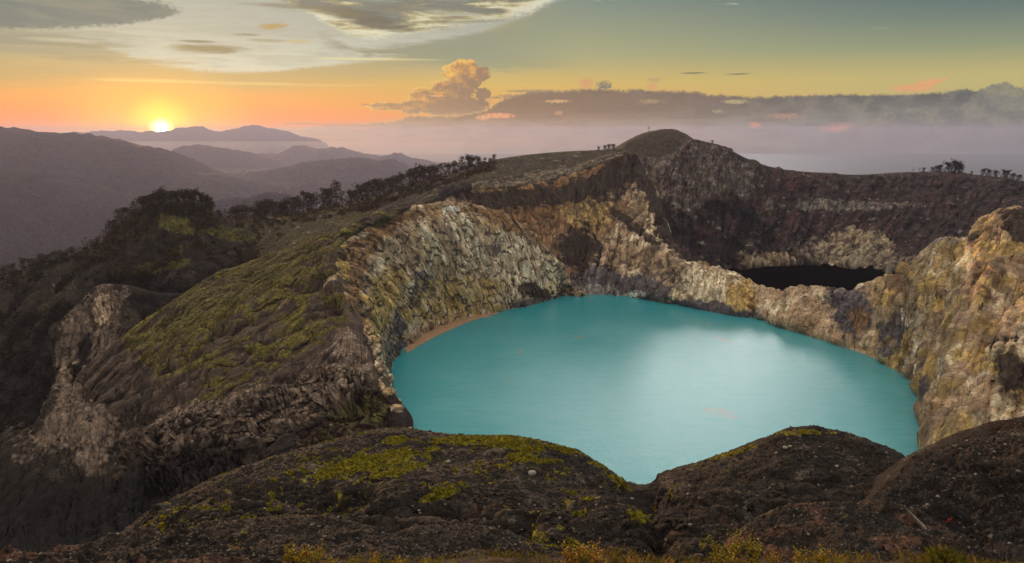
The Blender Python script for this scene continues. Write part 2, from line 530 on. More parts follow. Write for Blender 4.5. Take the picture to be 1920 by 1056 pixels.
def grid_mesh(name, P, masks=None, mat=None, kind='structure', smooth=True, P0=None):
    nv, nu = P.shape[:2]
    me = bpy.data.meshes.new(name)
    n = nv * nu
    me.vertices.add(n)
    me.vertices.foreach_set('co', P.reshape(-1).astype(np.float32))
    i = (np.arange(nv - 1)[:, None] * nu + np.arange(nu - 1)[None]).ravel()
    q = np.stack([i, i + nu, i + nu + 1, i + 1], 1)
    me.loops.add(q.size)
    me.loops.foreach_set('vertex_index', q.ravel().astype(np.int32))
    me.polygons.add(len(q))
    me.polygons.foreach_set('loop_start', (np.arange(len(q)) * 4).astype(np.int32))
    me.polygons.foreach_set('use_smooth', np.full(len(q), smooth))
    me.update(calc_edges=True)
    if masks:
        for an, arr in masks.items():
            at = me.attributes.new(an, 'FLOAT_COLOR', 'POINT')
            a = np.ones((n, 4), np.float32)
            for k, ch in enumerate(arr):
                a[:, k] = np.clip(np.broadcast_to(ch, (nv, nu)).ravel(), 0, 1)
            at.data.foreach_set('color', a.ravel())
    um, vm = fcoord(P if P0 is None else P0)
    at = me.attributes.new('f', 'FLOAT_VECTOR', 'POINT')
    at.data.foreach_set('vector', np.stack([um, vm, um * 0], -1).reshape(-1).astype(np.float32))
    if mat:
        me.materials.append(mat)
    o = bpy.data.objects.new(name, me)
    COL.objects.link(o)
    if kind:
        o['kind'] = kind
    SHEETS.setdefault(name, []).append((o, P))
    return o


def smooth01(x, a, b):
    t = np.clip((x - a) / (b - a), 0, 1)
    return t * t * (3 - 2 * t)


def inpoly(x, y, poly):
    poly = np.array(poly, float)
    r = np.zeros(x.shape, bool)
    j = len(poly) - 1
    for i in range(len(poly)):
        xi, yi = poly[i]; xj, yj = poly[j]
        c = ((yi > y) != (yj > y)) & (x < (xj - xi) * (y - yi) / (yj - yi + 1e-9) + xi)
        r ^= c
        j = i
    return r


def region(P, poly, jit=10.0, scale=12.0, seed=0.0):
    """1 inside a patch of ground outlined in picture points, with a ragged natural edge"""
    px, py = project(P)
    jx = fbm(P, scale, 4, 0.6, off=3 + seed) * jit * 2.5
    jy = fbm(P, scale, 4, 0.6, off=41 + seed) * jit * 2.5
    out = 0
    for k in range(3):
        f = 1 + (k - 1) * 0.25
        out = out + inpoly(px + jx * f, py + jy * f, poly)
    return out / 3.0


def blob(P, cx, cy, rx, ry, ang=0.0, jit=0.4, scale=10.0, seed=0.0):
    px, py = project(P)
    c, s = math.cos(R(ang)), math.sin(R(ang))
    x, y = px - cx, cy - py
    a = (x * c + y * s) / rx
    b = (-x * s + y * c) / ry
    d = np.sqrt(a * a + b * b) + fbm(P, scale, 4, 0.6, off=seed + 11) * jit * 2
    return 1 - smooth01(d, 0.7, 1.15)


def ground(name, px, py):
    """surface point of a sheet seen at a picture point"""
    best = None
    for o, P in SHEETS[name]:
        qx, qy = project(P)
        d = (qx - px) ** 2 + (qy - py) ** 2 + (P[..., 1] < 1) * 1e9
        k = np.unravel_index(np.argmin(d), d.shape)
        if best is None or d[k] < best[0]:
            best = (d[k], P[k])
    return best[1]


# ------------------------------------------------------------------ materials
def mat_new(name):
    m = bpy.data.materials.new(name)
    m.use_nodes = True
    m.node_tree.nodes.clear()
    X.tree = m.node_tree
    return m


def obj_co():
    g = X.tree.nodes.new('ShaderNodeNewGeometry')
    return X(g.outputs['Position'])


def attr(name):
    a = X.tree.nodes.new('ShaderNodeAttribute')
    a.attribute_name = name
    s = X.tree.nodes.new('ShaderNodeSeparateColor')
    X.tree.links.new(a.outputs['Color'], s.inputs[0])
    return X(s.outputs[0]), X(s.outputs[1]), X(s.outputs[2]), X(a.outputs['Alpha'])


def vscale(v, sx, sy, sz):
    n = X.tree.nodes.new('ShaderNodeVectorMath')
    n.operation = 'MULTIPLY'
    X.put(n.inputs[0], v)
    n.inputs[1].default_value = (sx, sy, sz)
    return X(n.outputs[0])


def finish(color, rough=0.9, bump=None, bdist=0.3, bstr=1.0, spec=0.25):
    t = X.tree
    b = t.nodes.new('ShaderNodeBsdfPrincipled')
    X.put(b.inputs['Base Color'], color if isinstance(color, X) else (*color, 1))
    X.put(b.inputs['Roughness'], rough)
    b.inputs['Specular IOR Level'].default_value = spec
    if bump is not None:
        bn = t.nodes.new('ShaderNodeBump')
        bn.inputs['Strength'].default_value = bstr
        bn.inputs['Distance'].default_value = bdist
        X.put(bn.inputs['Height'], bump)
        t.links.new(bn.outputs[0], b.inputs['Normal'])
    o = t.nodes.new('ShaderNodeOutputMaterial')
    t.links.new(b.outputs[0], o.inputs[0])
    return b


def rock(name, c0, c1, pal, unit=1.0, fine=1.0, contrast=0.55, bd=0.6, strata=0.0, speck=0.0, st=(1.5, 9.0), sk=.8, soft=.2, bstr=1.0, ani=None, crack=.45):
    """c0/c1: two base colours; pal: colours for the mask channels m (4) and k (up to 4); unit: metres of the main mottling;
    st: width and length in metres of the weathering streaks across / down the slope; sk: their strength"""
    m = mat_new(name)
    p = obj_co()
    an = X.tree.nodes.new('ShaderNodeAttribute')
    an.attribute_name = 'f'
    f = X(an.outputs['Vector'])
    nA = noise(p, 1 / (14 * unit), 5, 0.62, 0.4)
    if ani:
        nB = noise(vscale(f, 1 / (2.4 * unit), 1 / (2.4 * unit * ani), 1), 1.0, 5, 0.66, 0.5)
        nC = noise(vscale(f, 1 / (.75 * unit), 1 / (.75 * unit * ani * .6), 1), 1.0, 4, 0.68, .3)
    else:
        nB = noise(p, 1 / (3.2 * unit), 5, 0.66, 0.2)
        nC = noise(p, 1 / (0.9 * unit), 4, 0.65)
    nS = noise(vscale(f, 1 / st[0], 1 / st[1], 1), 1.0, 5, 0.62, 0.7)
    nS2 = noise(vscale(f, .23 / st[0], .3 / st[1], 1), 1.0, 4, 0.6, 1.0)
    col = mix(sm(nA * .5 + nS2 * .5, 0.40, 0.60), c0, c1)
    jit = (nB - 0.5) * .8 + (nC - 0.5) * 0.4 + (nS - .5) * 1.2
    chans = list(attr('m')) + (list(attr('k')) if len(pal) > 4 else [])
    for ch, c in zip(chans, pal):
        if c is None:
            continue
        c2 = tuple(min(1, v * 1.3) for v in c)
        c1_ = tuple(v * 0.74 for v in c)
        col = mix(sm(ch + jit * 0.7, 0.5 - soft - .1, 0.5 + soft + .1) * sm(ch, 0.02, 0.2), col, mix(sm(nB, 0.35, 0.65), c1_, c2))
    v = (nB - 0.5) * (1.3 * contrast) + (nC - 0.5) * (2.0 * contrast * fine) + (nS - .5) * (2.4 * sk) + (nS2 - .5) * (1.2 * sk) + 1.0
    if strata:
        x, y, z = sep(p)
        w = noise(vec(x * 0.01, y * 0.01, z * 0.35 + (nA - .5) * 2), 1.0 / unit, 4, 0.6)
        v = v * (1.0 + (w - 0.5) * strata)
    # thin cracks and bright crumbs, both real surface marks
    v = v * (1.0 - sm(noise(p, 1 / (1.5 * unit), 4, 0.62, 1.5), 0.57, 0.66) * crack)
    v = v * (1.0 - sm(noise(vscale(f, .7 / st[0], .7 / st[1], 1), 1.0, 4, 0.66, 2.0), 0.58, 0.64) * crack)
    if speck:
        vo = X.tree.nodes.new('ShaderNodeTexVoronoi')
        X.put(vo.inputs['Vector'], p)
        vo.inputs['Scale'].default_value = 1.0 / (0.7 * unit)
        vd = X(vo.outputs['Distance'])
        vr, vg, vb = sep(X(vo.outputs['Color']))
        st_ = sm(vd, 0.30, 0.2) * sm(vr, 0.80, 0.86)
        col = mix(st_ * speck, col, mix(vg, (0.14, 0.12, 0.10), (0.36, 0.33, 0.29)))
    v = X.m('MAXIMUM', v, 0.12)
    col = mix(1.0, col, vec(v, v, v), 'MULTIPLY')
    h = nA * 2.0 + nB * 1.0 + nC * 0.45 + nS * 1.2
    finish(col, 0.92, h, bd * unit, bstr)
    return m

wr = lambda a: [('w', *v) for v in a]


def flat_poly(name, pts, z, mat, kind, label=None):
    me = bpy.data.meshes.new(name)
    me.from_pydata([(x, y, z) for x, y in pts], [], [tuple(range(len(pts)))])
    me.materials.append(mat)
    o = bpy.data.objects.new(name, me)
    COL.objects.link(o)
    o['kind'] = kind
    return o


M_wall = rock('pale_crater_rock', (0.60, 0.44, 0.29), (0.30, 0.205, 0.13),
              [(0.92, 0.70, 0.50), (0.13, 0.112, 0.125), (0.26, 0.145, 0.072), (0.38, 0.335, 0.31), (0.50, 0.345, 0.13), (0.050, 0.035, 0.028), (0.10, 0.10, 0.02), (0.80, 0.77, 0.70)],
              unit=0.9, contrast=0.75, bd=1.2, fine=1.5, st=(2.2, 20), sk=.9, soft=.28, ani=2.2, crack=.28)
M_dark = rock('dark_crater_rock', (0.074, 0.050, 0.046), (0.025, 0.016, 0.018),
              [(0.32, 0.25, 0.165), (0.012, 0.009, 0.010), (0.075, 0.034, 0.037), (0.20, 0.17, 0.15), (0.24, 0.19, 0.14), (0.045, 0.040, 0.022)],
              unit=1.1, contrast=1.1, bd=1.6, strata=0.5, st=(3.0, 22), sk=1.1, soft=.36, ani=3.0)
M_flank = rock('grassy_scree', (0.130, 0.092, 0.068), (0.048, 0.034, 0.027),
               [(0.155, 0.125, 0.030), (0.30, 0.22, 0.165), (0.026, 0.019, 0.018), (0.125, 0.105, 0.036)],
               unit=0.5, contrast=1.1, bd=1.3, speck=0.35, st=(18, 1.6), sk=.9, soft=.24)
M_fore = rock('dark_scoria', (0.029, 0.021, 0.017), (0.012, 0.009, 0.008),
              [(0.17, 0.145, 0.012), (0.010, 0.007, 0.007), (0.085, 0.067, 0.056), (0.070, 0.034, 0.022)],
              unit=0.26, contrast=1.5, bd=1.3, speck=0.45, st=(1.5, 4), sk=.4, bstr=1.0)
M_grassy = rock('dry_ridge_grass', (0.090, 0.070, 0.048), (0.040, 0.030, 0.023),
                [(0.080, 0.068, 0.018), (0.24, 0.19, 0.14), (0.020, 0.014, 0.014), (0.060, 0.042, 0.028)],
                unit=0.9, contrast=1.1, bd=1.6, st=(3, 14), sk=.8, soft=.26)
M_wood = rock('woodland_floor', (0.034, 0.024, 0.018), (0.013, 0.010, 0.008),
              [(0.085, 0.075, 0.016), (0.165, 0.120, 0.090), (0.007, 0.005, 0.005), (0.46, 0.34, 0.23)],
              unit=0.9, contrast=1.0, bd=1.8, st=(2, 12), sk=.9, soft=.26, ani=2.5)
M_hill = rock('far_mountain', (0.034, 0.032, 0.080), (0.016, 0.016, 0.052), [None] * 4, unit=45.0, contrast=0.6, bd=30.0, st=(150, 900), sk=.5)  # blue-violet of distant haze is put into the base colour


def along(P):
    """metres along the middle row of a sheet"""
    r = P[P.shape[0] // 2]
    d = np.linalg.norm(np.diff(r, axis=0), axis=1)
    return np.concatenate([[0], np.cumsum(d)])[None, :]


def gullies(P, U, vv, width, amp, off=0.0, slant=0.0, wander=0.22, octv=4):
    """furrows that run down the slope: noise across the slope, stretched along it"""
    wob = fbm(P, width * 5, 3, 0.5, off=off + 2) * width * wander * 3
    x = (U + slant * vv + wob) / width
    s, a, o, t = 1.0, 1.0, 0.0, 0.0
    for i in range(octv):
        n = 1 - 2 * np.abs(gn(x * s + 7.7 * i, vv * 0.9 * s / 3 + off, np.full_like(x, off + i)))
        o = o + n * a
        t += a
        a *= 0.42
        s *= 2.1
    return amp * (o / t - .45)


def rough(P, amp, scale, octv=6, gain=0.52, off=0.0, ridged=True, st=(1, 1, 1), env=1.0):
    N = normals(P)
    d = fbm(P, scale, octv, gain, ridged, off, st) - (0.25 if ridged else 0)
    return P + N * (d * amp * env)[..., None]


def streakd(P, P0, wu, wv, amp, octv=5, off=0.0, warp=.28, env=1.0):
    """relief drawn out down the slope (or along it), in surface coordinates"""
    um, vm = fcoord(P0)
    w = fbm(P0, wu * 8, 3, .5, off=off + 7) * wu * warp * 6
    x, y = (um + w) / wu, vm / wv
    s, a, o, t = 1.0, 1.0, 0.0, 0.0
    for i in range(octv):
        o = o + (1 - 2 * np.abs(gn(x * s + i * 3.1, y * s * (.8 ** i) + off, np.full_like(x, off + i * 2.3)))) * a
        t += a
        a *= .44
        s *= 2.05
    return P + normals(P) * ((o / t - .25) * amp * env)[..., None]


def push(P, d):
    return P + normals(P) * d[..., None]


# ---------------- far crater wall (holds the dark lake), with the right-hand skyline
top = [(1120, 300, 985), (1150, 296, 990), (1195, 293, 1000), (1230, 295, 1005), (1262, 287, 1012), (1285, 268, 1020), (1300, 261, 1025), (1320, 265, 1032), (1340, 270, 1040), (1370, 282, 1050), (1400, 297, 1060), (1450, 314, 1080),
       (1480, 319, 1090), (1500, 321, 1100), (1530, 323, 1110), (1560, 325, 1120), (1610, 328, 1130), (1650, 326, 1140), (1700, 323, 1150), (1760, 322, 1152), (1800, 325, 1150), (1870, 332, 1140), (1920, 339, 1120), (2050, 350, 1080), (2250, 356, 1000), (2500, 380, 900)]
bx = [1120, 1150, 1195, 1225, 1250, 1270, 1290, 1310, 1330, 1350, 1380, 1410, 1440, 1460, 1480, 1500, 1530, 1560, 1600, 1640, 1690, 1750, 1850, 2000, 2250, 2600]
by = [522, 522, 521, 520, 519, 518, 516, 515, 512, 508, 504, 500, 498, 497, 496, 495, 497, 499, 503, 508, 514, 526, 545, 575, 620, 700]
bot = [S(x, y) for x, y in zip(bx, by)]
tw = np.array([W(p) for p in top]); bw = np.array([W(p) for p in bot])
r1 = tw * 0.72 + bw * 0.28; r1[:, 2] -= 3; r1[:, 1] -= 6
r2 = tw * 0.30 + bw * 0.70; r2[:, 2] -= 12
bk = tw.copy(); bk[:, 1] += 90; bk[:, 2] -= 25
bk2 = tw.copy(); bk2[:, 1] += 700; bk2[:, 2] -= 420
dn = bw.copy(); dn[:, 1] -= 20; dn[:, 2] -= 25
P, q = loft([wr(bk2), wr(bk), top, wr(r1), wr(r2), bot, wr(dn)], 1100, [8, 8, 150, 190, 100, 10], matched=2)
P0 = P.copy()
U = along(P); vv = np.broadcast_to(q[:, None], P.shape[:2])
env = smooth01(vv, 1.95, 2.5) * (1 - smooth01(vv, 4.95, 5.4))
P = push(P, gullies(P, U, vv, 48, 18, 1, slant=0) * env)
P = push(P, gullies(P, U, vv, 17, 6, 5, slant=0) * env)
P = streakd(P, P0, 11, 90, 4.0, off=3, env=env)
P = rough(P, 3.4, 16, 6, 0.5, 3, env=0.15 + env, st=(1, 1, 1.4), ridged=False)
P = fix_crest(P, P0, q, 2.0)
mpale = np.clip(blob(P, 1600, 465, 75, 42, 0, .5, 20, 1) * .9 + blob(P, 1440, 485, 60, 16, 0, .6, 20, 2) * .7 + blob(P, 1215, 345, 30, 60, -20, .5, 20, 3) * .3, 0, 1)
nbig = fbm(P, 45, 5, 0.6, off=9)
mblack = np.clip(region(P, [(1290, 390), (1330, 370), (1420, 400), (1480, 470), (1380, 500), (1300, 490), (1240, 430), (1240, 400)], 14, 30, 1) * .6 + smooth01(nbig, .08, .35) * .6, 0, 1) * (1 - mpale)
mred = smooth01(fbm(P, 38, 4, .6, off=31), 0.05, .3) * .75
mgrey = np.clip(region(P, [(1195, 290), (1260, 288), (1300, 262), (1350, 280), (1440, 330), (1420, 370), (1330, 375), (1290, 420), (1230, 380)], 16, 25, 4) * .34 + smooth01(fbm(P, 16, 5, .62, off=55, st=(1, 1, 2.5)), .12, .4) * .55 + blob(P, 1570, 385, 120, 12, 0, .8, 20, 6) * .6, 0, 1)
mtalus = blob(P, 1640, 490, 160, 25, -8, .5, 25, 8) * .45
mgr = (1 - smooth01(vv, 1.9, 2.12)) * 1.0
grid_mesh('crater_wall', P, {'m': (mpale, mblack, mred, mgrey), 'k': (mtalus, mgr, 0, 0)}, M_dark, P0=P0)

# ---------------- dome-shaped summit behind the ridge
P, q = loft([[(1130, 285, 1260), (1180, 278, 1270), (1240, 262, 1280), (1300, 275, 1270), (1345, 290, 1260)],
             [(1150, 281, 1120), (1180, 262, 1130), (1200, 253, 1133), (1218, 247, 1135), (1255, 242, 1138), (1283, 250, 1135), (1302, 263, 1130), (1330, 285, 1120)],
             [(1140, 290, 1060), (1180, 286, 1062), (1235, 284, 1060), (1290, 284, 1060), (1335, 300, 1060)],
             [(1140, 320, 1030), (1200, 318, 1030), (1270, 318, 1030), (1340, 320, 1030)]], 260, [10, 60, 20])
P0 = P.copy()
P = rough(P, 3, 30, 6, 0.55, 13, env=0.5)
px, py = project(P)
mr = blob(P, 1262, 276, 16, 14, 30, .4, 15, 3) * .7
grid_mesh('summit_hill', P, {'m': (smooth01(fbm(P, 20, 4, off=3), .1, .4) * .3, mr * .3 + smooth01(fbm(P, 12, 4, off=5), 0, .3) * .5, .3 + mr, .6)}, M_grassy, P0=P0)

# ---------------- grassy outer ridge running down to the left
top = [(330, 398, 640), (395, 392, 680), (430, 412, 720), (480, 411, 740), (540, 403, 760), (600, 393, 780), (650, 383, 800), (690, 372, 830), (740, 357, 860), (800, 338, 900), (860, 321, 940), (900, 308, 960), (935, 298, 980), (1000, 289, 1000), (1060, 284, 1010), (1130, 281, 1020), (1165, 279, 1025), (1180, 285, 1025)]
bot = [(330, 560, 610), (395, 550, 605), (430, 540, 600), (480, 522, 590), (540, 487, 580), (600, 462, 600), (650, 440, 612), (690, 424, 625), (735, 405, 640), (775, 392, 660), (815, 374, 700), (850, 362, 750), (880, 355, 775), (940, 352, 785), (1000, 345, 795), (1060, 330, 810), (1130, 304, 838), (1175, 290, 855)]
tw = np.array([W(p) for p in top]); bw = np.array([W(p) for p in bot])
mid = tw * .5 + bw * .5
bk = tw.copy(); bk[:, 1] += 60; bk[:, 2] -= 30; bk[:, 0] -= 30
bk2 = tw.copy(); bk2[:, 1] += 900; bk2[:, 2] -= 620; bk2[:, 0] -= 300
low = bw.copy(); low[:, 2] -= 25
P, q = loft([wr(bk2), wr(bk), top, wr(mid), bot, wr(low)], 760, [8, 8, 90, 150, 8], matched=2)
P0 = P.copy()
vv = np.broadcast_to(q[:, None], P.shape[:2]); U = along(P)
env = smooth01(vv, 2.0, 2.4) * (1 - smooth01(vv, 3.7, 4.0))
P = push(P, gullies(P, U, vv, 60, 5, 11, slant=120) * env)
P = rough(P, 2.0, 16, 6, 0.62, 8, env=0.2 + env * .8)
P = fix_crest(P, P0, q, 2.0)
mg = np.clip(smooth01(fbm(P, 40, 4, off=77), -.12, .22) * .8 + blob(P, 900, 330, 40, 10, 15, .5, 20, 2), 0, 1) * .9
px, py = project(P)
mg = np.where(px < 700, np.maximum(mg, .45), mg * .6)
ml = smooth01(fbm(P, 14, 5, .65, off=71), .12, .4) * .7 + region(P, [(780, 372), (870, 350), (950, 335), (1190, 283), (1180, 300), (1000, 348), (880, 358)], 8, 15, 2) * .5
md = np.clip(region(P, [(822, 352), (880, 340), (888, 356), (860, 372), (822, 368)], 3, 8, 5) + region(P, [(640, 428), (700, 400), (760, 380), (770, 388), (700, 414), (650, 436)], 4, 8, 5) * .7, 0, 1)
RIDGE = (P, vv)
grid_mesh('grassy_ridge', P, {'m': (mg, ml, md, smooth01(fbm(P, 10, 4, off=7), 0, .3) * .7)}, M_grassy, P0=P0)

# ---------------- crater wall right of the lobe, saddle and right-hand cliffs
cr = [(810, 378, 720), (835, 364, 745), (870, 354, 775), (940, 351, 788), (1000, 343, 798), (1060, 328, 813), (1120, 307, 838), (1160, 292, 850), (1190, 284, 860), (1206, 318, 845), (1224, 345, 822), (1228, 372, 800), (1243, 400, 770), (1246, 432, 742), (1272, 462, 712), (1310, 487, 690), (1350, 502, 676), (1382, 512, 665), (1412, 528, 655), (1440, 541, 645), (1470, 544, 632),
      (1505, 536, 622), (1545, 537, 604), (1575, 541, 592), (1600, 550, 582), (1622, 534, 572), (1650, 521, 556), (1690, 509, 535), (1708, 500, 528), (1722, 482, 524), (1742, 459, 520), (1775, 444, 510), (1803, 448, 500), (1838, 430, 490), (1868, 400, 480), (1890, 388, 474), (1925, 388, 468), (1990, 378, 455), (2120, 365, 440), (2300, 350, 400)]
sh = [(940, 575), (960, 572), (980, 569), (1020, 560), (1050, 556), (1078, 553), (1098, 552), (1115, 552), (1132, 553), (1146, 554), (1160, 555), (1174, 556), (1190, 558), (1208, 560), (1238, 566), (1282, 573), (1335, 585), (1370, 591), (1400, 595), (1425, 598), (1447, 606),
      (1475, 617), (1503, 625), (1530, 634), (1560, 643), (1580, 650), (1605, 659), (1640, 673), (1662, 685), (1682, 696), (1700, 706), (1716, 718), (1725, 738), (1729, 768), (1731, 800), (1733, 830), (1735, 870), (1760, 930), (1850, 1000), (2000, 1080)]
shp = [S(*p) for p in sh]
tw = np.array([W(p) for p in cr]); bw = np.array([W(p) for p in shp])
N_ = len(cr)
kk = np.arange(N_)
t1 = np.where(kk < 11, .34, .30)[:, None]
t2 = np.where(kk < 14, .72, .68)[:, None]
r1 = tw * (1 - t1) + bw * t1; r2 = tw * (1 - t2) + bw * t2
r1[:, 2] += np.where(kk < 9, -14, np.where(kk > 30, 6, 2)); r2[:, 2] += np.where(kk < 9, -14, np.where(kk > 30, 8, 4))
bk = tw.copy(); bk[:, 2] -= 20; bk[:, 1] += 14; bk[9:15, 0] += 14
bk[9:15, 2] -= 14
bk[30:, 0] += 30
bk2 = bk.copy(); bk2[:, 2] = np.minimum(bk[:, 2] - 60, -170); bk2[:, 1] += 80; bk2[30:, 0] += 120
bk[:8, 2] = tw[:8, 2] - 30; bk2[:8, 1] = tw[:8, 1] + 30
dn = bw.copy(); dn[:, 2] -= 22; dn[:, 1] -= 12; dn[29:, 0] -= 14
P, q = loft([wr(bk2), wr(bk), cr, wr(r1), wr(r2), shp, wr(dn)], 1350, [8, 14, 150, 170, 130, 8], matched=2)
P0 = P.copy()
vv = np.broadcast_to(q[:, None], P.shape[:2]); U = along(P)
px, py = project(P)
env = smooth01(vv, 2.0, 2.35) * (1 - smooth01(vv, 4.8, 5.15))
edgej = np.where((px > 1170) & (px < 1330), 1.0, 0)
P = push(P, gullies(P, U, vv, 32, 11, 21, slant=0) * env)
P = push(P, gullies(P, U, vv, 13, 4.0, 25, slant=0) * env)
P[..., 2] += fbm(P, 16, 5, .6, True, 46) * 7 * edgej * np.exp(-((vv - 2.0) / .25) ** 2)
# crag edge: jagged towers along the saddle
jag = fbm(P, 9, 5, .6, True, 45) * np.exp(-((vv - 2.0) / .13) ** 2) * np.where(px > 1300, 1, .25)
P[..., 2] += (jag - .25 * np.exp(-((vv - 2.0) / .13) ** 2)) * 4.2 - 3.0 * np.exp(-((px - 1530) / 110) ** 2) * np.exp(-((vv - 2.0) / .3) ** 2)
P = streakd(P, P0, 6, 80, 2.4, off=13, env=env)
P = rough(P, 1.6, 8, 5, 0.5, 117, env=0.4 + env * .6, st=(1, 1, .4))
P = rough(P, 3.0, 15, 6, 0.48, 17, env=0.4 + env * .6, st=(1, 1, .5), ridged=False)
P = fix_crest(P, P0, q, 2.0)
px, py = project(P)
b = lambda *a, **k: blob(P, *a, **k)
nz = fbm(P, 30, 5, .62, off=90)
nz2 = fbm(P, 11, 5, .62, off=96, st=(1, 1, .5))
right_ = smooth01(px, 1580, 1680)
mpale = np.clip(smooth01(nz, .02, .3) * .7 + b(1330, 545, 70, 40, 0, seed=2) * .6 + b(1240, 420, 35, 60, -40, seed=3) * .45 + b(1760, 480, 50, 40, 20, seed=9) * .4, 0, 1)
mpale = mpale * np.where((px < 1240) & (py < 395), .35, 1)
bwall = region(P, [(870, 380), (1180, 370), (1170, 400), (1120, 470), (1060, 520), (980, 470), (900, 420)], 10, 15, 2)
mpale = mpale * (1 - .6 * bwall)
mgr = np.clip(b(1110, 525, 60, 32, 0, seed=4) * .9 + b(1200, 540, 70, 28, 0, seed=5) * .8 + b(1340, 580, 90, 14, -8, seed=6) * .9 + b(1600, 590, 45, 45, 0, seed=7) * .9 + b(1680, 640, 34, 60, 0, seed=8) * 1.0 + b(1585, 555, 40, 26, 0, seed=10) * .7 + b(1730, 700, 16, 60, 0, seed=14) * .8 + b(1800, 850, 60, 20, 0, seed=15) * .6
              + smooth01(nz2, .2, .45) * .4, 0, 1)
mrust = np.clip(right_ * smooth01(fbm(P, 17, 5, .62, off=196, st=(1, 1, .5)), .0, .3) * .65 + bwall * .6 + b(980, 405, 140, 45, 0, seed=12) * .3 + region(P, [(870, 350), (1000, 345), (1120, 308), (1190, 290), (1170, 350), (1100, 380), (900, 388)], 8, 15, 3) * .9 + b(1610, 600, 22, 26, 0, seed=16) * .7 + b(1850, 530, 30, 30, 0, seed=18) * .5, 0, 1)
msil = np.clip(b(1110, 545, 60, 14, 0, seed=21) * .6 + b(1190, 552, 30, 8, 0, seed=22) * .8 + b(1770, 450, 26, 16, 0, seed=24) * .9 + smooth01(fbm(P, 6, 4, .6, off=120), .3, .5) * .5, 0, 1)
moch = np.clip(right_ * smooth01(fbm(P, 22, 4, .6, off=130), -.2, .3) * .8 + b(1390, 555, 30, 30, 0, seed=31) * .8 + b(1100, 400, 60, 40, 0, seed=32) * .55, 0, 1)
mblk = np.clip(region(P, [(1185, 283), (1215, 320), (1250, 395), (1262, 440), (1330, 492), (1290, 492), (1236, 450), (1222, 400), (1198, 345)], 9, 9, 11) * .85 + b(1085, 465, 42, 44, -25, seed=41) * .8 + region(P, [(820, 362), (880, 362), (1000, 352), (1120, 330), (1195, 300), (1235, 400), (1215, 350), (1180, 340), (1080, 380), (940, 392), (900, 385)], 8, 12, 6) * .75 + b(1190, 425, 70, 9, -38, seed=43) * .7
               + region(P, [(1130, 300), (1195, 280), (1215, 330), (1225, 350), (1190, 345), (1160, 370), (1100, 385)], 10, 12, 7) * .6 + region(P, [(1870, 392), (2000, 380), (2000, 460), (1895, 450)], 8, 10, 8) * .8 + b(1895, 690, 30, 60, 15, seed=44) * .8 + b(1830, 440, 18, 10, 30, seed=45) * .6 + smooth01(fbm(P, 14, 5, .6, True, off=140), .42, .7) * .6 * (px < 1300) + right_ * smooth01(fbm(P, 20, 5, .6, True, off=145, st=(1, 1, .6)), .38, .62) * .45, 0, 1)
white = np.clip(b(1185, 553, 16, 4, 0, seed=51) + b(1691, 585, 4, 22, 0, seed=52) * .5 + smooth01(fbm(P, 4, 4, .6, off=150), .42, .55) * .5, 0, 1)
grid_mesh('inner_cliff', P, {'m': (mpale, mgr, mrust, msil), 'k': (moch, mblk, 0, white)}, M_wall, P0=P0)

# ---------------- big rounded lobe of the crater wall, left of the lake
cr = [(830, 905, 345), (790, 850, 362), (744, 777, 385), (716, 742, 392), (705, 705, 405), (690, 660, 425), (660, 600, 450), (625, 515, 480), (612, 482, 500), (640, 456, 520), (690, 422, 560), (735, 402, 590), (785, 384, 620), (835, 378, 655), (880, 383, 672), (930, 395, 684), (968, 414, 690), (1010, 450, 696), (1040, 482, 700), (1062, 515, 703), (1080, 545, 706), (1095, 560, 708)]
sh = [(830, 925), (790, 870), (757, 800), (737, 762), (726, 728), (727, 700), (737, 680), (757, 656), (775, 642), (797, 625), (830, 610), (862, 600), (900, 591), (935, 584), (962, 579), (990, 574), (1012, 568), (1030, 563), (1045, 559), (1060, 556), (1074, 554), (1090, 557)]
shp = [S(*p) for p in sh]
tw = np.array([W(p) for p in cr]); bw = np.array([W(p) for p in shp])
kk = np.arange(len(cr))
bul = np.array([0, 0, 1, 2, 3, 5, 8, 10, 12, 13, 14, 14, 14, 14, 13, 12, 10, 8, 6, 3, 1, 0], float)
r1 = tw * .7 + bw * .3; r1[:, 2] += bul
r2 = tw * .33 + bw * .67; r2[:, 2] += bul * .9
bk = tw.copy(); bk[:, 2] -= 9; bk[:8, 0] -= 8; bk[8:14, 1] += 8; bk[14:, 1] += 12; bk[14:, 0] += 4
bk2 = bk.copy(); bk2[:, 2] -= 50; bk2[:8, 0] -= 5
dn = bw.copy(); dn[:, 2] -= 20; dn[:, 0] += 6
P, q = loft([wr(bk2), wr(bk), cr, wr(r1), wr(r2), shp, wr(dn)], 1150, [6, 8, 130, 180, 150, 8], matched=2)
P0 = P.copy()
vv = np.broadcast_to(q[:, None], P.shape[:2]); U = along(P)
env = smooth01(vv, 2.0, 2.3) * (1 - smooth01(vv, 4.8, 5.15))
P = push(P, gullies(P, U, vv, 26, 8, 61, slant=0) * env)
P = push(P, gullies(P, U, vv, 14, 2.4, 65, slant=0) * env)
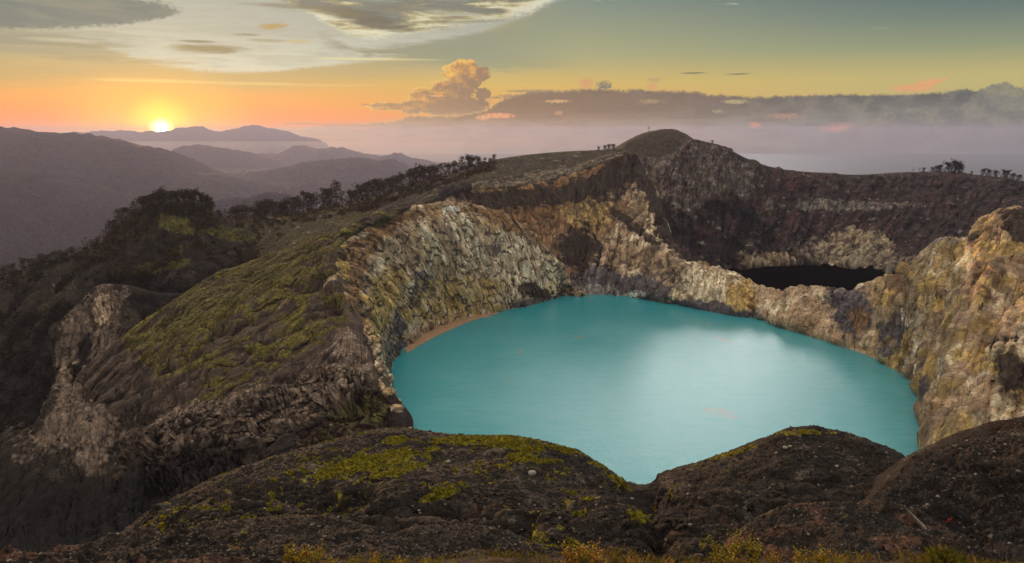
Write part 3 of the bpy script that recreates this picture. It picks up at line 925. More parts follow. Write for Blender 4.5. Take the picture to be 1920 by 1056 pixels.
# the long straight crack down the lobe
px, py = project(P)
ck = np.abs((px - 828) - (py - 388) * 0.95 + fbm(P, 15, 3, off=5) * 10) / 4.0
P = push(P, -2.4 * np.exp(-ck ** 2) * smooth01(py, 385, 400) * (1 - smooth01(py, 455, 490)))
P = streakd(P, P0, 5, 70, 2.0, off=23, env=env)
P = rough(P, 2.4, 18, 6, 0.46, 27, env=0.3 + env * .7, st=(1, 1, .5), ridged=False)
P = fix_crest(P, P0, q, 2.0)
px, py = project(P)
b = lambda *a, **k: blob(P, *a, **k)
nz = fbm(P, 24, 5, .62, off=190, st=(1, 1, .6))
mpale = np.clip(smooth01(nz, .0, .28) * .75 + region(P, [(820, 388), (860, 385), (870, 400), (900, 440), (960, 440), (1020, 470), (1060, 530), (1000, 560), (900, 580), (830, 600), (770, 630), (745, 600), (800, 540), (880, 500), (860, 450)], 14, 14, 7) * .45, 0, 1)
mgr = np.clip(region(P, [(778, 515), (800, 505), (812, 520), (806, 550), (780, 580), (760, 625), (735, 668), (722, 640), (745, 590), (772, 560)], 6, 7, 2) + b(925, 470, 22, 14, 20, seed=61) * .7 + b(745, 660, 22, 26, 0, seed=62) * .9 + b(895, 560, 8, 22, 0, seed=63) * .6 + b(865, 565, 7, 18, 0, seed=64) * .6 + b(1010, 565, 70, 7, 10, seed=65) * .7 + b(742, 780, 22, 34, -50, seed=66) * .6, 0, 1)
mrust = np.clip(region(P, [(820, 380), (870, 384), (940, 400), (1000, 440), (950, 430), (890, 400), (840, 395), (800, 400), (740, 430), (690, 480), (680, 560), (700, 620), (670, 600), (650, 540), (640, 480), (690, 430), (760, 395)], 12, 14, 4) * .8 + smooth01(fbm(P, 16, 5, .6, off=33), .1, .4) * .5, 0, 1)
moch = np.clip(region(P, [(612, 478), (650, 450), (660, 500), (655, 530), (630, 520)], 6, 8, 6) * .9 + b(720, 560, 34, 70, -15, seed=71) * .75 + b(850, 560, 110, 45, 10, seed=72) * .55 + smooth01(fbm(P, 14, 4, .6, off=139), .0, .3) * .45, 0, 1)
mblk = np.clip(b(1000, 545, 45, 12, -20, seed=81) * .7 + region(P, [(650, 560), (672, 600), (700, 660), (712, 720), (700, 700), (678, 640), (655, 600)], 5, 6, 3) * .8 + smooth01(fbm(P, 9, 5, .6, True, off=160), .5, .72) * .7, 0, 1)
white = np.clip(b(845, 392, 22, 8, 0, seed=91) * .55 + smooth01(fbm(P, 5, 4, .6, off=250), .36, .5) * .55 + b(742, 700, 12, 20, 0, seed=92) * .3, 0, 1)
grid_mesh('inner_cliff', P, {'m': (mpale, mgr, mrust, smooth01(fbm(P, 8, 4, .6, off=77), .22, .45) * .5), 'k': (moch, mblk, 0, white)}, M_wall, P0=P0)

# ---------------- outer flank: long streaked grass slope falling to the left
rowsF = [
    [(800, 400, 640), (770, 386, 613), (700, 411, 572), (640, 432, 556), (560, 461, 540), (480, 491, 522), (420, 511, 510), (330, 566, 478), (250, 622, 445), (200, 661, 424), (165, 692, 410), (152, 712, 404)],
    [(645, 474, 520), (628, 462, 510), (600, 485, 504), (555, 507, 495), (480, 550, 478), (430, 578, 466), (380, 608, 452), (320, 656, 434), (270, 700, 418), (235, 722, 408), (205, 740, 400), (185, 760, 396)],
    [(675, 590, 458), (655, 588, 455), (620, 602, 450), (580, 622, 443), (520, 655, 431), (470, 680, 420), (420, 705, 408), (350, 748, 394), (300, 785, 384), (262, 812, 376), (240, 835, 370), (225, 860, 366)],
    [(720, 705, 412), (704, 704, 406), (670, 712, 400), (620, 722, 394), (560, 742, 385), (510, 762, 376), (460, 782, 366), (380, 812, 354), (320, 842, 344), (275, 868, 336), (245, 895, 330), (225, 930, 322)],
    [(745, 745, 394), (728, 752, 389), (700, 765, 383), (660, 782, 375), (600, 812, 362), (550, 838, 352), (500, 862, 344), (430, 895, 336), (370, 925, 330), (320, 950, 324), (280, 975, 318), (250, 1010, 310)],
    [(775, 800, 372), (758, 806, 370), (735, 820, 364), (700, 850, 350), (650, 890, 330), (600, 930, 316), (550, 960, 308), (480, 990, 304), (410, 1020, 300), (350, 1050, 296), (300, 1090, 290), (260, 1130, 280)]]
tw = np.array([W(p) for p in rowsF[0]])
bk = tw.copy(); bk[:, 1] += 25; bk[:, 2] -= 30
bk2 = tw.copy(); bk2[:, 1] += 40; bk2[:, 2] -= 110
lw = np.array([W(p) for p in rowsF[-1]]); lw[:, 2] -= 60; lw[:, 1] -= 20
P, q = loft([wr(bk2), wr(bk)] + rowsF + [wr(lw)], 1100, [6, 8, 110, 120, 110, 80, 60, 10], matched=2)
P0 = P.copy()
vv = np.broadcast_to(q[:, None], P.shape[:2]); U = along(P)
uu = np.broadcast_to(np.linspace(0, 1, P.shape[1])[None], P.shape[:2])
env = smooth01(vv, 2.0, 2.15) * smooth01(uu, .02, .07 + .16 * smooth01(vv, 3.6, 4.6))
# furrows that run from the rim down to the lower left (along u)
wob = fbm(P, 60, 3, off=5) * .28
fur = 0; amp = 1.0; s = 3.2
for i in range(4):
    fur = fur + amp * (1 - 2 * np.abs(gn(vv * s + wob * s + i * 5.1, uu * s * .35 + i, np.full_like(vv, i * 3.3))))
    amp *= .6; s *= 2.1
low_ = smooth01(vv, 4.2, 5.4)
def groove(P, pts, width, depth):
    """erosion channel along a line of picture points"""
    px, py = project(P)
    sc = float(np.median(P[..., 1])) / 120.0
    px = px + fbm(P, 6 * sc, 3, off=70) * 26
    py = py + fbm(P, 6 * sc, 3, off=90) * 16
    d = np.full(px.shape, 1e9)
    for (x0, y0), (x1, y1) in zip(pts[:-1], pts[1:]):
        dx_, dy_ = x1 - x0, y1 - y0
        t = np.clip(((px - x0) * dx_ + (py - y0) * dy_) / (dx_ * dx_ + dy_ * dy_), 0, 1)
        d = np.minimum(d, np.hypot(px - x0 - t * dx_, py - y0 - t * dy_))
    return -depth * np.exp(-(d / width) ** 2)


gf = 0
for pts_, w_, dp_ in (([(650, 448), (560, 480), (430, 545), (320, 610), (230, 680)], 8, 6.5), ([(640, 520), (520, 575), (400, 645), (300, 720), (230, 760)], 9, 7.5), ([(640, 590), (540, 635), (440, 690), (340, 760), (270, 810)], 9, 7.0),
                      ([(690, 680), (600, 690), (500, 735), (400, 790), (320, 840)], 8, 6.0), ([(700, 425), (600, 470), (500, 520)], 6, 3.5), ([(560, 540), (470, 585), (380, 630)], 5, 3.0), ([(600, 640), (500, 690)], 5, 3.0), ([(650, 740), (560, 790), (460, 850)], 8, 5.0)):
    gf = gf + groove(P, pts_, w_, dp_)
P = push(P, (gf + 1.5) * smooth01(uu, .02, .08))
P = push(P, (fur - .4) * 3.6 * env * (1 - low_ * .3))
P = streakd(P, P0, 70, 7, 2.4, off=33, env=env * (1 - low_ * .5), warp=.1)
# undercut cliffs at the lower edge
P = push(P, -9 * smooth01(np.abs(fbm(P, 70, 3, off=66)), .0, .5) * low_ * env)
P = rough(P, 2.6, 14, 6, 0.52, 37, env=env * (0.4 + low_ * 1.0) + .08, ridged=False)
P = fix_crest(P, P0, q, 2.0)
px, py = project(P)
gz = fbm(P, 9, 5, .65, off=14)
grass = region(P, [(790, 385), (640, 425), (430, 505), (300, 590), (200, 670), (260, 720), (330, 730), (450, 700), (560, 650), (640, 600), (650, 540), (612, 480), (650, 450)], 38, 34, 5)
streakn = fbm(np.stack([vv * 90, uu * 60, uu * 0], -1), 6, 5, .65, off=4)
mg = np.clip(grass * .9 * (0.08 + smooth01(-gf, 1.0, 4.0) * -.25 + streakn * 1.5 + gz * .9 + (fur - .3) * .5) + region(P, [(430, 760), (640, 620), (655, 600), (640, 580), (420, 690), (330, 750)], 12, 14, 8) * smooth01(streakn, -.05, .2) * .9
             + region(P, [(560, 830), (640, 790), (700, 770), (735, 800), (640, 830), (540, 870)], 12, 12, 9) * .5, 0, 1)
mg2 = np.clip(region(P, [(430, 505), (640, 428), (560, 500), (300, 640), (200, 690)], 14, 20, 6) * .6 + blob(P, 680, 770, 60, 30, 20, .5, 10, 5) * .8, 0, 1)
ml = np.clip(region(P, [(560, 700), (650, 600), (705, 700), (720, 760), (640, 770), (480, 830), (260, 830), (330, 760)], 18, 16, 3) * (.45 + .9 * fbm(P, 6, 5, .65, off=18)) + smooth01(fbm(P, 5, 5, .65, off=19), .2, .45) * .5, 0, 1)
md = np.clip(smooth01(vv, 5.2, 6.3) * .9 + blob(P, 330, 900, 130, 60, 20, .5, 14, 13) * .8 + blob(P, 690, 740, 50, 25, 30, .5, 10, 12) * .5 + smooth01(fbm(P, 12, 4, .6, off=29), .15, .4) * .6, 0, 1) * (1 - mg * .8)
FLANK = (P, mg)
grid_mesh('outer_slope', P, {'m': (mg, ml, md, mg2)}, M_flank, P0=P0)

# ---------------- wooded hill on the left
top = [(-500, 620, 760), (-200, 570, 720), (-100, 546, 690), (0, 522, 660), (50, 504, 650), (100, 492, 640), (150, 479, 630), (180, 461, 625), (210, 436, 620), (240, 412, 618), (265, 398, 618), (300, 388, 620), (350, 386, 625), (392, 392, 640), (412, 402, 660), (450, 422, 690), (500, 440, 720), (540, 452, 740)]
m1_ = [(-500, 800, 560), (-200, 700, 560), (-100, 660, 560), (0, 620, 560), (50, 596, 560), (90, 570, 560), (130, 545, 562), (165, 522, 566), (195, 505, 568), (225, 490, 570), (255, 475, 572), (290, 465, 574), (340, 462, 576), (380, 465, 580), (410, 470, 590), (440, 478, 600), (470, 486, 610), (500, 495, 620)]
m2_ = [(-500, 950, 420), (-200, 860, 430), (-100, 800, 450), (0, 730, 470), (40, 700, 480), (80, 665, 490), (115, 625, 502), (150, 595, 512), (185, 575, 518), (225, 560, 522), (260, 555, 524), (300, 552, 524), (345, 548, 524), (380, 545, 530), (410, 540, 540), (440, 535, 550), (470, 530, 560), (500, 528, 570)]
m3_ = [(-500, 1150, 300), (-200, 1050, 320), (-100, 980, 340), (0, 900, 370), (30, 860, 385), (60, 820, 400), (90, 780, 420), (120, 750, 430), (150, 740, 436), (190, 730, 440), (230, 720, 446), (270, 700, 455), (320, 680, 465), (360, 660, 475), (400, 640, 485), (430, 620, 500), (460, 610, 510), (490, 600, 520)]
m4_ = [(x, y + 260, D * .78) for x, y, D in m3_]
tw = np.array([W(p) for p in top])
bk = tw.copy(); bk[:, 1] += 60; bk[:, 2] -= 50; bk[:, 0] -= 40
bk2 = tw.copy(); bk2[:, 1] += 900; bk2[:, 2] -= 650; bk2[:, 0] -= 500
P, q = loft([wr(bk2), wr(bk), top, m1_, m2_, m3_, m4_], 560, [8, 8, 90, 90, 90, 60], matched=2)
P0 = P.copy()
vv = np.broadcast_to(q[:, None], P.shape[:2]); U = along(P)
env = smooth01(vv, 2.0, 2.6)
P = push(P, gullies(P, U, vv, 50, 9, 71, slant=40) * env)
P = rough(P, 6, 30, 6, .58, 47, env=.15 + env)
P = fix_crest(P, P0, q, 2.0)
mg = np.clip(blob(P, 330, 420, 40, 16, -20, .5, 20, 2) + blob(P, 300, 500, 60, 14, 10, .5, 20, 3) + blob(P, 430, 440, 50, 12, -10, .5, 20, 4) + smooth01(fbm(P, 30, 4, off=8), .1, .3) * .4, 0, 1)
mp = np.clip(region(P, [(280, 515), (370, 505), (370, 560), (290, 560)], 8, 10, 2) * smooth01(fbm(P, 8, 4, .6, off=5, st=(1, 1, .3)), -.1, .2) * .8 + blob(P, 120, 540, 30, 20, 0, .6, 20, 6) * .3, 0, 1)
mdk = smooth01(vv, 3.0, 4.4)  # darkening down the slope puts the valley's shade into the colour
HILL = (P, vv)
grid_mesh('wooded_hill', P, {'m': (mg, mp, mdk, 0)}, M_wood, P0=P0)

# ---------------- pale rock buttress and the dark gully below it
rowsG = [[(88, 665, 490), (108, 625, 500), (128, 592, 505), (150, 566, 508), (172, 545, 510), (192, 533, 512), (222, 534, 512), (258, 542, 510), (300, 550, 508), (350, 552, 505)],
         [(95, 690, 466), (112, 650, 474), (134, 625, 480), (158, 604, 484), (182, 592, 486), (202, 588, 486), (235, 592, 484), (268, 600, 482), (310, 605, 480), (355, 606, 478)],
         [(60, 770, 440), (98, 735, 448), (122, 705, 452), (145, 692, 452), (170, 684, 450), (198, 676, 450), (232, 670, 450), (266, 668, 452), (306, 664, 454), (350, 660, 456)],
         [(0, 830, 400), (50, 800, 402), (90, 780, 404), (128, 760, 404), (160, 748, 402), (195, 740, 402), (230, 738, 404), (266, 735, 410), (306, 730, 420), (350, 720, 430)],
         [(-60, 900, 350), (0, 880, 350), (60, 870, 348), (110, 862, 345), (150, 855, 342), (190, 850, 340), (225, 850, 340), (262, 850, 350), (302, 840, 365), (350, 830, 380)],
         [(-100, 1040, 290), (-20, 1030, 290), (50, 1020, 285), (110, 1010, 280), (160, 1005, 278), (200, 1000, 276), (235, 1000, 276), (270, 1000, 280), (305, 1000, 290), (350, 1000, 300)],
         [(-150, 1250, 220), (-50, 1250, 220), (50, 1250, 216), (120, 1250, 214), (180, 1250, 212), (240, 1250, 210), (290, 1250, 210), (340, 1250, 210), (390, 1250, 210), (450, 1250, 210)]]
tw = np.array([W(p) for p in rowsG[0]])
bk = tw.copy(); bk[:, 1] += 22; bk[:, 2] -= 8
P, q = loft([wr(bk)] + rowsG, 520, [8, 90, 90, 80, 80, 70, 30], matched=1)
P0 = P.copy()
vv = np.broadcast_to(q[:, None], P.shape[:2]); U = along(P)
env = smooth01(vv, 1.0, 1.4)
P = push(P, gullies(P, U, vv, 34, 9, 81, slant=0) * env)
P = push(P, gullies(P, U, vv, 9, 3.4, 85, slant=0) * env)
P = streakd(P, P0, 7, 70, 3.0, off=43, env=env)
P = rough(P, 3.2, 12, 6, .5, 57, env=.25 + env * .8, st=(1, 1, .5), ridged=False)
P = fix_crest(P, P0, q, 1.0)
b = lambda *a, **k: blob(P, *a, **k)
gbr = region(P, [(0, 800), (60, 760), (110, 700), (235, 690), (240, 800), (215, 900), (120, 900), (40, 880)], 16, 16, 5)
mp = np.clip(gbr * (.30 + fbm(P, 10, 5, .6, off=61) * .9) + region(P, [(118, 600), (150, 560), (190, 530), (235, 540), (262, 600), (240, 680), (200, 700), (150, 740), (120, 750), (98, 715)], 12, 12, 2) * .62 + region(P, [(120, 730), (230, 700), (225, 780), (205, 860), (160, 890), (150, 840), (60, 830)], 9, 10, 3) * .5, 0, 1)
mw = np.clip(b(193, 580, 20, 32, -5, seed=3) * .9 + b(178, 828, 26, 12, 50, seed=5) * .22 + b(120, 660, 10, 60, 0, seed=6) * .3, 0, 1)
mdk = np.clip(b(160, 655, 16, 30, 0, seed=7) * .8 + smooth01(vv, 4.7, 5.8) * .9 + region(P, [(228, 560), (370, 545), (370, 700), (215, 690)], 8, 10, 4) * .6, 0, 1)  # colour darkened toward the foot, valley shade painted in
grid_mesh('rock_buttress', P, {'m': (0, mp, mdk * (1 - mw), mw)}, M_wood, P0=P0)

# ---------------- foreground hummocks between us and the lake
cr = [(120, 1090, 98), (180, 1050, 104), (240, 1001, 112), (300, 955, 122), (360, 920, 130), (420, 889, 137), (480, 868, 141), (540, 850, 145), (600, 833, 148), (660, 815, 151), (718, 803, 153), (760, 802, 153), (800, 808, 152), (850, 814, 151), (900, 816, 150), (960, 817, 149), (1020, 830, 148), (1080, 845, 147), (1120, 867, 147), (1160, 891, 148), (1195, 905, 150),
      (1225, 893, 150), (1260, 880, 149), (1320, 863, 147), (1400, 834, 145), (1450, 814, 144), (1488, 804, 143), (1522, 804, 142), (1580, 817, 140), (1640, 840, 136), (1690, 862, 131), (1722, 874, 126), (1760, 890, 118), (1850, 920, 105)]
tw = np.array([W(p) for p in cr])
def front(k, D, sink=0.0, side=0.0):
    out = []
    for i, (px, py, d) in enumerate(cr):
        y2 = py + (k - py) * 1.0
        out.append((px + (960 - px) * side, k + (0.12 * (py - 830) if k < 1000 else 0), D * (0.94 if 1150 < px < 1240 else 1.0) + (0 if px > 300 else -8)))
    return out
mid1 = [(px, py + 14, d - 11) for px, py, d in cr]
mid2 = [(px, max(py + 36, 925 + (py - 830) * .15), 112 - (8 if px < 400 else 0)) for px, py, d in cr]
mid3 = [(px, max(py + 60, 990), 92 - (4 if px < 400 else 0)) for px, py, d in cr]
mid4 = [(px, max(py + 90, 1070), 74) for px, py, d in cr]
mid5 = [(px, 1200, 50) for px, py, d in cr]
bk = tw.copy(); bk[:, 1] += 22; bk[:, 2] -= 16
bk2 = tw.copy(); bk2[:, 1] += 110; bk2[:, 2] -= 82
bk3 = tw.copy(); bk3[:, 1] += 175; bk3[:, 2] -= 130
P, q = loft([wr(bk3), wr(bk2), wr(bk), cr, mid1, mid2, mid3, mid4, mid5], 1500, [6, 16, 12, 40, 150, 150, 110, 30], matched=3)
P0 = P.copy()
vv = np.broadcast_to(q[:, None], P.shape[:2]); U = along(P)
env = smooth01(vv, 3.0, 4.0)
px, py = project(P)


g = groove(P, [(1197, 905), (1212, 935), (1222, 965), (1240, 1000), (1250, 1060)], 30, 4.2)
g += groove(P, [(1000, 1000), (900, 985), (820, 975), (740, 980), (660, 955), (560, 950)], 15, 5.0)
g += groove(P, [(1280, 960), (1400, 955), (1560, 945), (1700, 950), (1800, 940)], 17, 4.5)
g += groove(P, [(1240, 930), (1330, 950), (1420, 985), (1480, 1010)], 12, 2.8)
g += groove(P, [(330, 960), (430, 940), (520, 930), (600, 930), (700, 925)], 12, 3.2)
g += groove(P, [(700, 900), (800, 915), (900, 905), (1000, 925), (1080, 960)], 7, 1.1)
g += groove(P, [(1300, 900), (1450, 890), (1600, 905), (1700, 900)], 8, 1.4)
g += groove(P, [(1700, 868), (1740, 900), (1780, 950)], 14, 2.5)
P = push(P, g)
P = rough(P, 2.4, 26, 4, .5, 67, env=env, ridged=False)
P = rough(P, 2.0, 10, 5, .5, 167, env=env * (.35 + .65 * smooth01(py, 880, 960)), st=(.6, 1, 1.6))
P = streakd(P, P0, 26, 3.4, 1.3, off=53, env=env * smooth01(py, 905, 960), warp=.12)
P = rough(P, .9, 5, 5, .6, 69, env=env * .8 + .1, st=(.8, 1, 1.3), ridged=False)
P = rough(P, .42, 1.1, 3, .6, 73, env=np.ones_like(vv), ridged=False)
P = fix_crest(P, P0, q, 3.0)
b = lambda *a, **k: blob(P, *a, jit=.55, scale=2.2, **k)
moss = np.clip(b(700, 868, 120, 17, 12, seed=1) + b(740, 826, 22, 8, 0, seed=2) + b(900, 825, 110, 10, 0, seed=3) * .9 + b(980, 858, 34, 10, -8, seed=4) + b(970, 838, 60, 9, -8, seed=5) * .9 + b(830, 925, 38, 10, 20, seed=6) + b(650, 870, 50, 9, 30, seed=7) + b(1050, 842, 40, 6, -12, seed=8) * .9
               + b(1165, 905, 26, 9, -35, seed=9) * .8 + b(1195, 965, 24, 12, -20, seed=10) * .8 + b(1120, 872, 22, 5, -20, seed=11) * .6 + b(740, 885, 60, 8, 14, seed=14) * .9 + b(1030, 865, 30, 4, 0, seed=12) * .8
               + b(1500, 812, 70, 5, 0, seed=13) * .6 + b(1380, 848, 50, 5, 18, seed=15) * .6 + smooth01(fbm(P, 1.8, 4, .6, off=300), .04, .3) * smooth01(fbm(P, 14, 3, off=301), -.15, .2) * .95 * (1 - smooth01(px, 1150, 1400) * .6), 0, 1)
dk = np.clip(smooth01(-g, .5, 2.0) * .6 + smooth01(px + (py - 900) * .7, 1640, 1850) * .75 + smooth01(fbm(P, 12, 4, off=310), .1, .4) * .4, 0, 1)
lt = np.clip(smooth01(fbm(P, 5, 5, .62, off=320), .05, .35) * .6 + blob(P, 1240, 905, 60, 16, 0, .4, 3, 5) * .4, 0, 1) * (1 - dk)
FORE = (P, moss, dk)
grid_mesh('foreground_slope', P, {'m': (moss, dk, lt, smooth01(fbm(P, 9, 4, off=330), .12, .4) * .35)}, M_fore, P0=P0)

# dark ridge at the right edge
cr = [(1680, 930, 98), (1705, 890, 101), (1724, 866, 103), (1738, 850, 104), (1765, 838, 104), (1800, 824, 103), (1835, 810, 101), (1860, 804, 100), (1900, 795, 97), (1940, 790, 94), (2050, 762, 88), (2250, 740, 80)]
tw = np.array([W(p) for p in cr])
bk = tw.copy(); bk[:, 1] += 18; bk[:, 2] -= 14
bk2 = tw.copy(); bk2[:, 1] += 80; bk2[:, 2] -= 90
P, q = loft([wr(bk2), wr(bk), cr, [(px - 10, max(py + 40, 880), d - 14) for px, py, d in cr], [(px - 40, max(960, py + 60), 66) for px, py, d in cr], [(px - 60, 1080, 50) for px, py, d in cr], [(px - 60, 1250, 34) for px, py, d in cr]], 420, [8, 10, 90, 80, 60, 14], matched=2)
P0 = P.copy()
vv = np.broadcast_to(q[:, None], P.shape[:2])
P = rough(P, 3.5, 12, 6, .58, 77, env=smooth01(vv, 2, 2.6) * .9 + .1)
P = rough(P, .35, .9, 3, .6, 78, env=np.ones_like(vv), ridged=False)
P = fix_crest(P, P0, q, 2.0)
grid_mesh('foreground_ridge', P, {'m': (0, .35 + smooth01(vv, 2.6, 3.6) * .6, smooth01(fbm(P, 3.5, 5, .62, off=20), .05, .3) * (1 - smooth01(vv, 2.6, 3.2)) * .7, 0)}, M_fore, P0=P0)


def hummock(name, cr, D2, y2, D3, seed, masks, back=8, amp=1.2, nu=700, nvs=(5, 8, 90, 60), dz2=10, side=0):
    tw = np.array([W(p) for p in cr])
    bk = tw.copy(); bk[:, 1] += back * .35; bk[:, 2] -= back * .22
    bk2 = tw.copy(); bk2[:, 1] += back; bk2[:, 2] -= dz2
    rows = [wr(bk2), wr(bk), cr, [(px, py + (y2 - py) * .45, d + (D2 - d) * .5) for px, py, d in cr], [(px, max(y2, py + 20), D2) for px, py, d in cr], [(px, max(y2, py + 20) + 170, D3) for px, py, d in cr]]
    P, q = loft(rows, nu, list(nvs) + [20], matched=2)
    P0 = P.copy()
    vv = np.broadcast_to(q[:, None], P.shape[:2])
    P = rough(P, amp * 1.4, 7, 6, .56, seed, env=smooth01(vv, 2, 2.5) * .85 + .15)
    P = rough(P, .2, .5, 3, .6, seed + 1, env=np.ones_like(vv), ridged=False)
    grid_mesh(name, P, {'m': masks(P, vv)}, M_fore, P0=P0)
    return P


def msk(seed, moss=.3, dark=.3, light=.4, rust=.2):
    def f(P, vv):
        return (smooth01(fbm(P, 1.1, 4, .6, off=seed), .15, .4) * smooth01(fbm(P, 6, 3, off=seed + 1), -.1, .3) * moss * 2.0 + (1 - smooth01(vv, 2.0, 2.25)) * moss,
                smooth01(vv, 2.3, 3.2) * dark + smooth01(fbm(P, 4, 4, off=seed + 2), .0, .4) * dark,
                smooth01(fbm(P, 1.6, 5, .65, off=seed + 3), .08, .35) * light, smooth01(fbm(P, 3, 4, off=seed + 4), .0, .3) * rust)
    return f


hummock('foreground_ridge', [(150, 1075, 66), (230, 1042, 70), (300, 1020, 73), (360, 1003, 75), (395, 984, 76), (430, 977, 76), (500, 972, 76), (570, 969, 75), (640, 976, 74), (690, 990, 73), (740, 1008, 71), (780, 1028, 69), (820, 1050, 67), (880, 1090, 63)], 52, 1090, 38, 400, msk(401, .3, .25, .6, .1), back=10)
hummock('foreground_ridge', [(690, 1040, 80), (720, 1012, 83), (770, 994, 85), (830, 986, 86), (880, 985, 86), (920, 990, 86), (950, 1002, 84), (990, 1030, 80), (1030, 1070, 76)], 62, 1100, 46, 420, msk(421, .3, .3, .5, .1), back=10, nu=420)
hummock('foreground_ridge', [(1330, 1085, 37), (1370, 1042, 41), (1400, 1006, 45), (1430, 978, 48), (1470, 958, 50), (1510, 949, 51), (1560, 946, 51), (1620, 947, 51), (1670, 951, 50), (1720, 962, 48), (1760, 985, 46), (1800, 1020, 43), (1850, 1070, 40), (1950, 1130, 36)], 33, 1090, 24, 440, msk(441, .2, .35, .35, .75), back=8, nu=560)
hummock('foreground_ridge', [(-300, 1110, 22), (-60, 1085, 25), (60, 1052, 27), (130, 1035, 28), (200, 1018, 29), (250, 1011, 30), (300, 1008, 30), (340, 1018, 29), (390, 1034, 28), (450, 1052, 26), (520, 1075, 25)], 20, 1110, 14, 460, msk(461, .35, .6, .1, .8), back=6, nu=420)

# the slope we stand on
near = [[('w', x, 60, -52) for x in (-130, -60, 0, 60, 130)],
        [(-300, 1064, 29), (400, 1054, 28), (900, 1056, 27), (1400, 1054, 27), (2200, 1064, 29)],
        [(-500, 1230, 15), (400, 1230, 14), (900, 1230, 13.5), (1400, 1230, 14), (2400, 1230, 15)],
        [('w', x, 3.0, -3.2) for x in (-40, -12, 0, 12, 40)], [('w', x, -1, -1.75) for x in (-60, -20, 0, 20, 60)], [('w', x, -60, 2) for x in (-90, -30, 0, 30, 90)]]
P, q = loft(near, 500, [20, 90, 40, 10, 10])
P0 = P.copy()
P = rough(P, .8, 4, 6, .55, 87, ridged=False)
grid_mesh('foreground_ground', P, {'m': (.3, .5, 0, .4)}, M_fore, P0=P0)

# ---------------- lakes
m = mat_new('turquoise_water')
p = obj_co()
x, y, z = sep(p)
n1 = noise(p, 1 / 70, 5, .55)
n2 = noise(vec(x * .06, y * .2, 0), 1.0, 5, .6)
# paler in the middle, deeper teal under the walls
pl = X.m('SQRT', (x - 110.0) * (x - 110.0) * 0.9 + (y - 400.0) * (y - 400.0) * 0.55)
col = mix(sm(pl + (n1 - .5) * 120 + (n2 - .5) * 60, 210, 60), (0.022, 0.240, 0.290), (0.115, 0.375, 0.425))
col = mix(sm(n2, .4, .7) * .35, col, (0.030, 0.330, 0.360))
# faint rusty films of floating sulphur
nf = noise(vec(x * .10, y * .05, 0), 1.0, 6, .68, 1.5)
film = None
for qx, qy, r1_, r2_ in ((1345, 774, 9, 9), (1325, 768, 4, 5), (1375, 783, 6, 4), (1328, 608, 4, 7), (1352, 634, 6, 9), (1368, 640, 6, 6), (1090, 632, 9, 5), (975, 660, 2, 10), (948, 712, 4, 6), (1690, 700, 6, 6), (905, 594, 12, 6), (1090, 556, 14, 4)):
    px_, py_, pz_ = W(S(qx, qy))
    dd = ((x - float(px_)) * (1 / r1_)) * ((x - float(px_)) * (1 / r1_)) + ((y - float(py_)) * (1 / r2_)) * ((y - float(py_)) * (1 / r2_))
    film = dd if film is None else X.m('MINIMUM', film, dd)
col = mix(sm(film + (nf - .5) * 7, 1.0, -.6) * .42, col, (0.36, 0.20, 0.12))
# thin drifting lines
ln = X.m('ABSOLUTE', noise(vec(x * .012 + .3, y * .009, 0), 1.0, 3, .5, 1.2) - .5)
col = mix(sm(ln, .004, .0005) * sm(nf, .5, .6) * .4, col, (0.10, 0.24, 0.24))
h = noise(vec(x * .35, y * .9, 0), 1.0, 6, .62)
bs = finish(col, 0.20, h, 0.35, 0.5, spec=.5)
bs.inputs['IOR'].default_value = 1.333
M_water = m
m = mat_new('black_water')
finish((0.003, 0.002, 0.002), 0.6, None, spec=0.0)
M_black = m
ring = [(S(x, y)[2], x, y) for x, y in [(712, 705), (718, 676), (757, 645), (830, 592), (935, 568), (1060, 540), (1190, 542), (1335, 566), (1503, 604), (1640, 650), (1745, 700), (1765, 768), (1775, 830), (1800, 905)]]
pts = []
for D, x, y in ring:
    w = W((x, y, D))
    pts.append((w[0], w[1]))
pts += [(115, 272), (40, 235), (-5, 250), (-34, 295), (-47, 330), (-55, 362), (-62, 388)]
flat_poly('turquoise_lake', pts, LAKE_Z, M_water, 'structure')
flat_poly('dark_lake', [(120, 760), (200, 640), (420, 600), (640, 600), (700, 760), (600, 900), (380, 930), (200, 900)], LAKE_Z - .3, M_black, 'structure')

# ---------------- far ranges, valley and sea
def far_range(name, pts, D, base=-900, spread=.3, amp=120, scale=1500, seed=0, nu=500, nvs=(30, 90)):
    cr = [(x, y, D) for x, y in pts]
    tw = np.array([W(p) for p in cr])
    ft = tw.copy(); ft[:, 1] -= D * spread; ft[:, 2] = base
    ft[:, 0] *= (1 - spread * .6)
    bk = tw.copy(); bk[:, 1] += D * spread; bk[:, 2] = base
    P, q = loft([wr(bk), cr, wr(ft)], nu, nvs, matched=1)
    vv = np.broadcast_to(q[:, None], P.shape[:2])
    e = smooth01(vv, 1.0, 1.35)
    d = (fbm(P, scale, 7, .58, True, seed) - .75) * amp * 1.5 * e
    P[..., 2] += d
    j = fbm(P, scale * .16, 3, .5, off=seed + 5) * D * .003 + (fbm(P, D * .022, 5, .55, True, off=seed + 9) - .3) * D * .0045
    P[..., 2] += j
    grid_mesh(name, P, {'m': (0, 0, 0, 0)}, M_hill)


